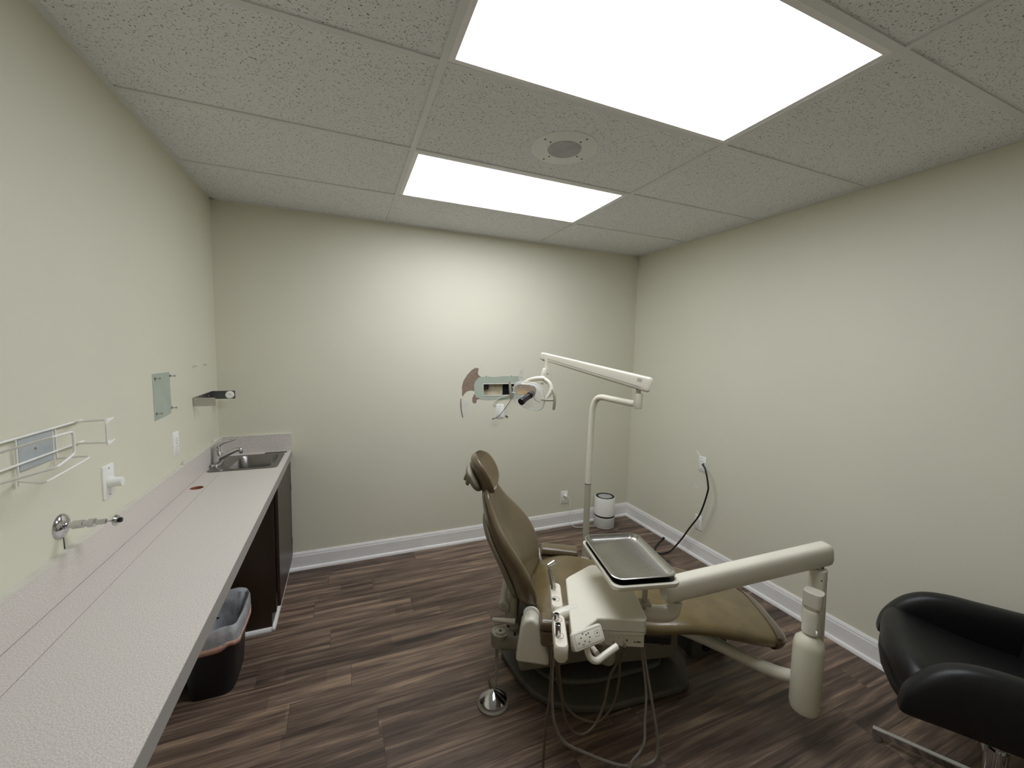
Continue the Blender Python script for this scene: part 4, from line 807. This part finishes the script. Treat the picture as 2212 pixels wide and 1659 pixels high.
# hoses
def hose(pts, m, r=0.0048): return obj('hose', MB().tube(pts, r, 8, 6), m, unit)
hose([(1.404,-2.009,0.618),(1.397,-2.013,0.556),(1.390,-2.020,0.447),(1.378,-2.023,0.353),(1.371,-2.027,0.275),(1.366,-2.032,0.199),(1.369,-2.033,0.093),(1.383,-2.037,-0.012)], 'hose1', 0.0045)
hose([(1.410,-2.012,0.619),(1.399,-2.016,0.525),(1.397,-2.025,0.416),(1.406,-2.036,0.338),(1.440,-2.045,0.275),(1.503,-2.064,0.235),(1.587,-2.082,0.185),(1.659,-2.094,0.150),(1.725,-2.101,0.131),(1.785,-2.104,0.137),(1.801,-2.095,0.194),(1.794,-2.071,0.303),(1.782,-2.043,0.430),(1.771,-2.016,0.555)], 'hose2', 0.0055)
hose([(1.425,-2.008,0.612),(1.424,-2.015,0.533),(1.435,-2.017,0.447),(1.448,-2.020,0.351),(1.482,-2.019,0.280),(1.527,-2.019,0.249),(1.585,-2.010,0.257),(1.629,-2.001,0.316),(1.663,-1.985,0.402),(1.725,-1.973,0.466),(1.750,-1.956,0.519)], 'hose1', 0.0048)
hose([(1.425,-1.998,0.604),(1.427,-1.997,0.502),(1.454,-1.997,0.389),(1.506,-1.994,0.307),(1.576,-1.995,0.256),(1.632,-1.987,0.238),(1.685,-1.984,0.282),(1.711,-1.977,0.361),(1.723,-1.965,0.423),(1.765,-1.952,0.512)], 'hose1', 0.0045)
hose([(1.765,-2.013,0.555),(1.771,-2.037,0.446),(1.772,-2.057,0.353),(1.753,-2.078,0.269),(1.737,-2.098,0.222),(1.714,-2.102,0.190),(1.682,-2.102,0.167),(1.652,-2.105,0.120),(1.576,-2.081,0.037),(1.481,-2.054,0.014),(1.383,-2.037,-0.012)], 'hose2', 0.0045)
obj('tray_gap_shade', MB().loft([[TQ(x,y,z) for x, y in rrect(0,-0.002,0.238,0.338,0.032,6)] for z in (0.7865,0.7885)]), 'black', unit)  # added black sheet, painted shade for the gap between tray and holder
# ---- steel tray lying on the holder
t = thing('instrument_tray', 'rectangular stainless steel tray lying on the cream tray holder', 'tray', TQ(0,0,0.789))
def tr(w, h, r, z): return [TQ(x,y,z) for x, y in rrect(0,0,w,h,r,7)]
mb = MB(); rg = [tr(0.205,0.30,0.026,0.7875), tr(0.236,0.334,0.034,0.807), tr(0.246,0.344,0.038,0.8085), tr(0.248,0.346,0.038,0.8065), tr(0.246,0.344,0.038,0.806), tr(0.2365,0.3345,0.034,0.8095), tr(0.218,0.314,0.028,0.7925), tr(0.206,0.302,0.024,0.7905)]
rg = [tr(0.200,0.296,0.024,0.789), tr(0.224,0.320,0.030,0.795), tr(0.238,0.335,0.036,0.8085), tr(0.249,0.346,0.040,0.8075), tr(0.249,0.346,0.040,0.8095), tr(0.243,0.340,0.038,0.8112), tr(0.236,0.333,0.035,0.8105), tr(0.222,0.318,0.029,0.796), tr(0.200,0.296,0.024,0.7905)]
mb.loft(rg); obj('tray_pan', mb, 'steel', t)
# ---- handpiece standing in the holder
t = thing('dental_handpiece', 'slim chrome dental handpiece standing in the far holder block', 'dental handpiece', tuple(DP(-0.150,0.03,0.65)))
hb0 = DP(-0.150,0.030,0.650)
obj('handle', MB().tube([hb0, hb0+Vector((-0.004,0.004,0.03)), hb0+Vector((-0.012,0.016,0.075))], [0.010,0.0095,0.008], 14, 4), 'steel', t)
obj('neck', MB().tube([hb0+Vector((-0.012,0.016,0.075)), hb0+Vector((-0.011,0.022,0.092))], [0.006,0.0075], 14, 0), 'chrome', t)
obj('head', MB().cyl(hb0+Vector((-0.017,0.022,0.090)), hb0+Vector((0.012,0.022,0.102)), 0.0078, 14), 'chrome', t)
for nm, b, lab, L_ in (('instrument_coupler', -0.155, 'short chrome instrument coupler in the near holder block, farther cup', 0.022), ('instrument_coupler', -0.235, 'chrome hollow instrument coupler in the nearest holder cup', 0.040)):
    p0 = DP(-0.150, b, 0.650); t = thing(nm, lab, 'instrument coupler', tuple(p0))
    obj('sleeve', MB().lathe([(0.0095,0),(0.0095,L_),(0.0075,L_+0.001),(0.0072,L_-0.006),(0,L_-0.006)], p0, (0.0,0.08,1), 20), 'chrome', t)
    obj('bore', MB().lathe([(0,0),(0.0070,0),(0.0070,0.001),(0,0.001)], p0+Vector((0,0.0016,L_-0.005)), (0,0.08,1), 16), 'black', t)

# ================================================================== BLACK ARMCHAIR (right edge)
CA = radians(123)          # direction the chair faces
cf = Vector((cos(CA), sin(CA), 0)); cl = Vector((sin(CA), -cos(CA), 0))   # forward, and away from the camera side
co = Vector((2.632,-2.568,-0.008))
def AP(f, l, z): return co+cf*f+cl*l+Vector((0,0,z))
t = thing('armchair', 'black leather swivel armchair at the right edge of the photo', 'armchair', tuple(AP(-0.26,0.25,0)))
def slab_arm(l, nm):
    df = -0.01 if l > 0.1 else 0.0
    prof = path_interp([(0.148,0.405,0.03,0.024),(0.136,0.428,0.09,0.034),(0.105,0.456,0.148,0.040),(0.065,0.480,0.194,0.043),(0.01,0.497,0.226,0.044),(-0.06,0.503,0.24,0.044),(-0.16,0.503,0.24,0.044),(-0.35,0.503,0.24,0.044)], 30)
    rings = [[AP(f+df, l+w*a, zc_+hh/2*b) for a, b in (supr(2*pi*k/32, 3.2) for k in range(32))] for f, zc_, hh, w in prof]
    return obj(nm, MB().loft(rings), 'leather', t)
slab_arm(0.0, 'armrest'); slab_arm(0.50, 'armrest')
pr_ = path_interp([(0.150,0.430,0.05),(0.149,0.435,0.11),(0.135,0.448,0.16),(0.10,0.460,0.165),(0.0,0.440,0.15),(-0.15,0.425,0.12),(-0.34,0.42,0.11)], 24)
obj('seat', MB().loft([[AP(f-0.025+0.035*(1-a*a), 0.25+0.235*a, z+h/2*b) for a, b in (supr(2*pi*k/36, 5) for k in range(36))] for f, z, h in pr_]), 'leather', t)
obj('backrest', MB().loft([[AP(-0.29-lean+0.05*b, 0.25+0.235*a*w, z) for a, b in (supr(2*pi*k/32, 3.5) for k in range(32))] for z, lean, w in ((0.40,0.0,0.95),(0.55,0.02,1),(0.70,0.05,1),(0.76,0.065,0.9))]), 'leather', t, bevel=0.01)
obj('column', MB().lathe([(0.03,0.05),(0.03,0.20),(0.022,0.2),(0.022,0.36),(0.12,0.37),(0.12,0.385),(0,0.385)], AP(-0.17,0.25,0.008), n=24), 'chrome', t)
hub = AP(-0.20,0.25,0.008)+cf*0.03
for k in range(4):
    a = radians(111.7)+k*pi/2; dr = Vector((cos(a), sin(a), 0)); Lh = 0.327 if k == 0 else 0.30
    sd = Vector((-sin(a), cos(a), 0))
    e = hub+dr*Lh
    mb = MB(); pr = [(0.02,0.045,0.075),(Lh,0.022,0.046)]
    mb.loft([[hub+dr*r_+sd*w_+Vector((0,0,z)) for w_, z in ((-0.012,z0),(0.012,z0),(0.012,z1),(-0.012,z1))] for r_, z0, z1 in pr])
    lg = obj('leg', mb, 'chrome', t, smooth=False, bevel=0.002)
    obj('glide', MB().lathe([(0,0),(0.014,0),(0.016,0.006),(0.012,0.022),(0,0.022)], hub+dr*(Lh-0.02), n=16), 'steel', lg)
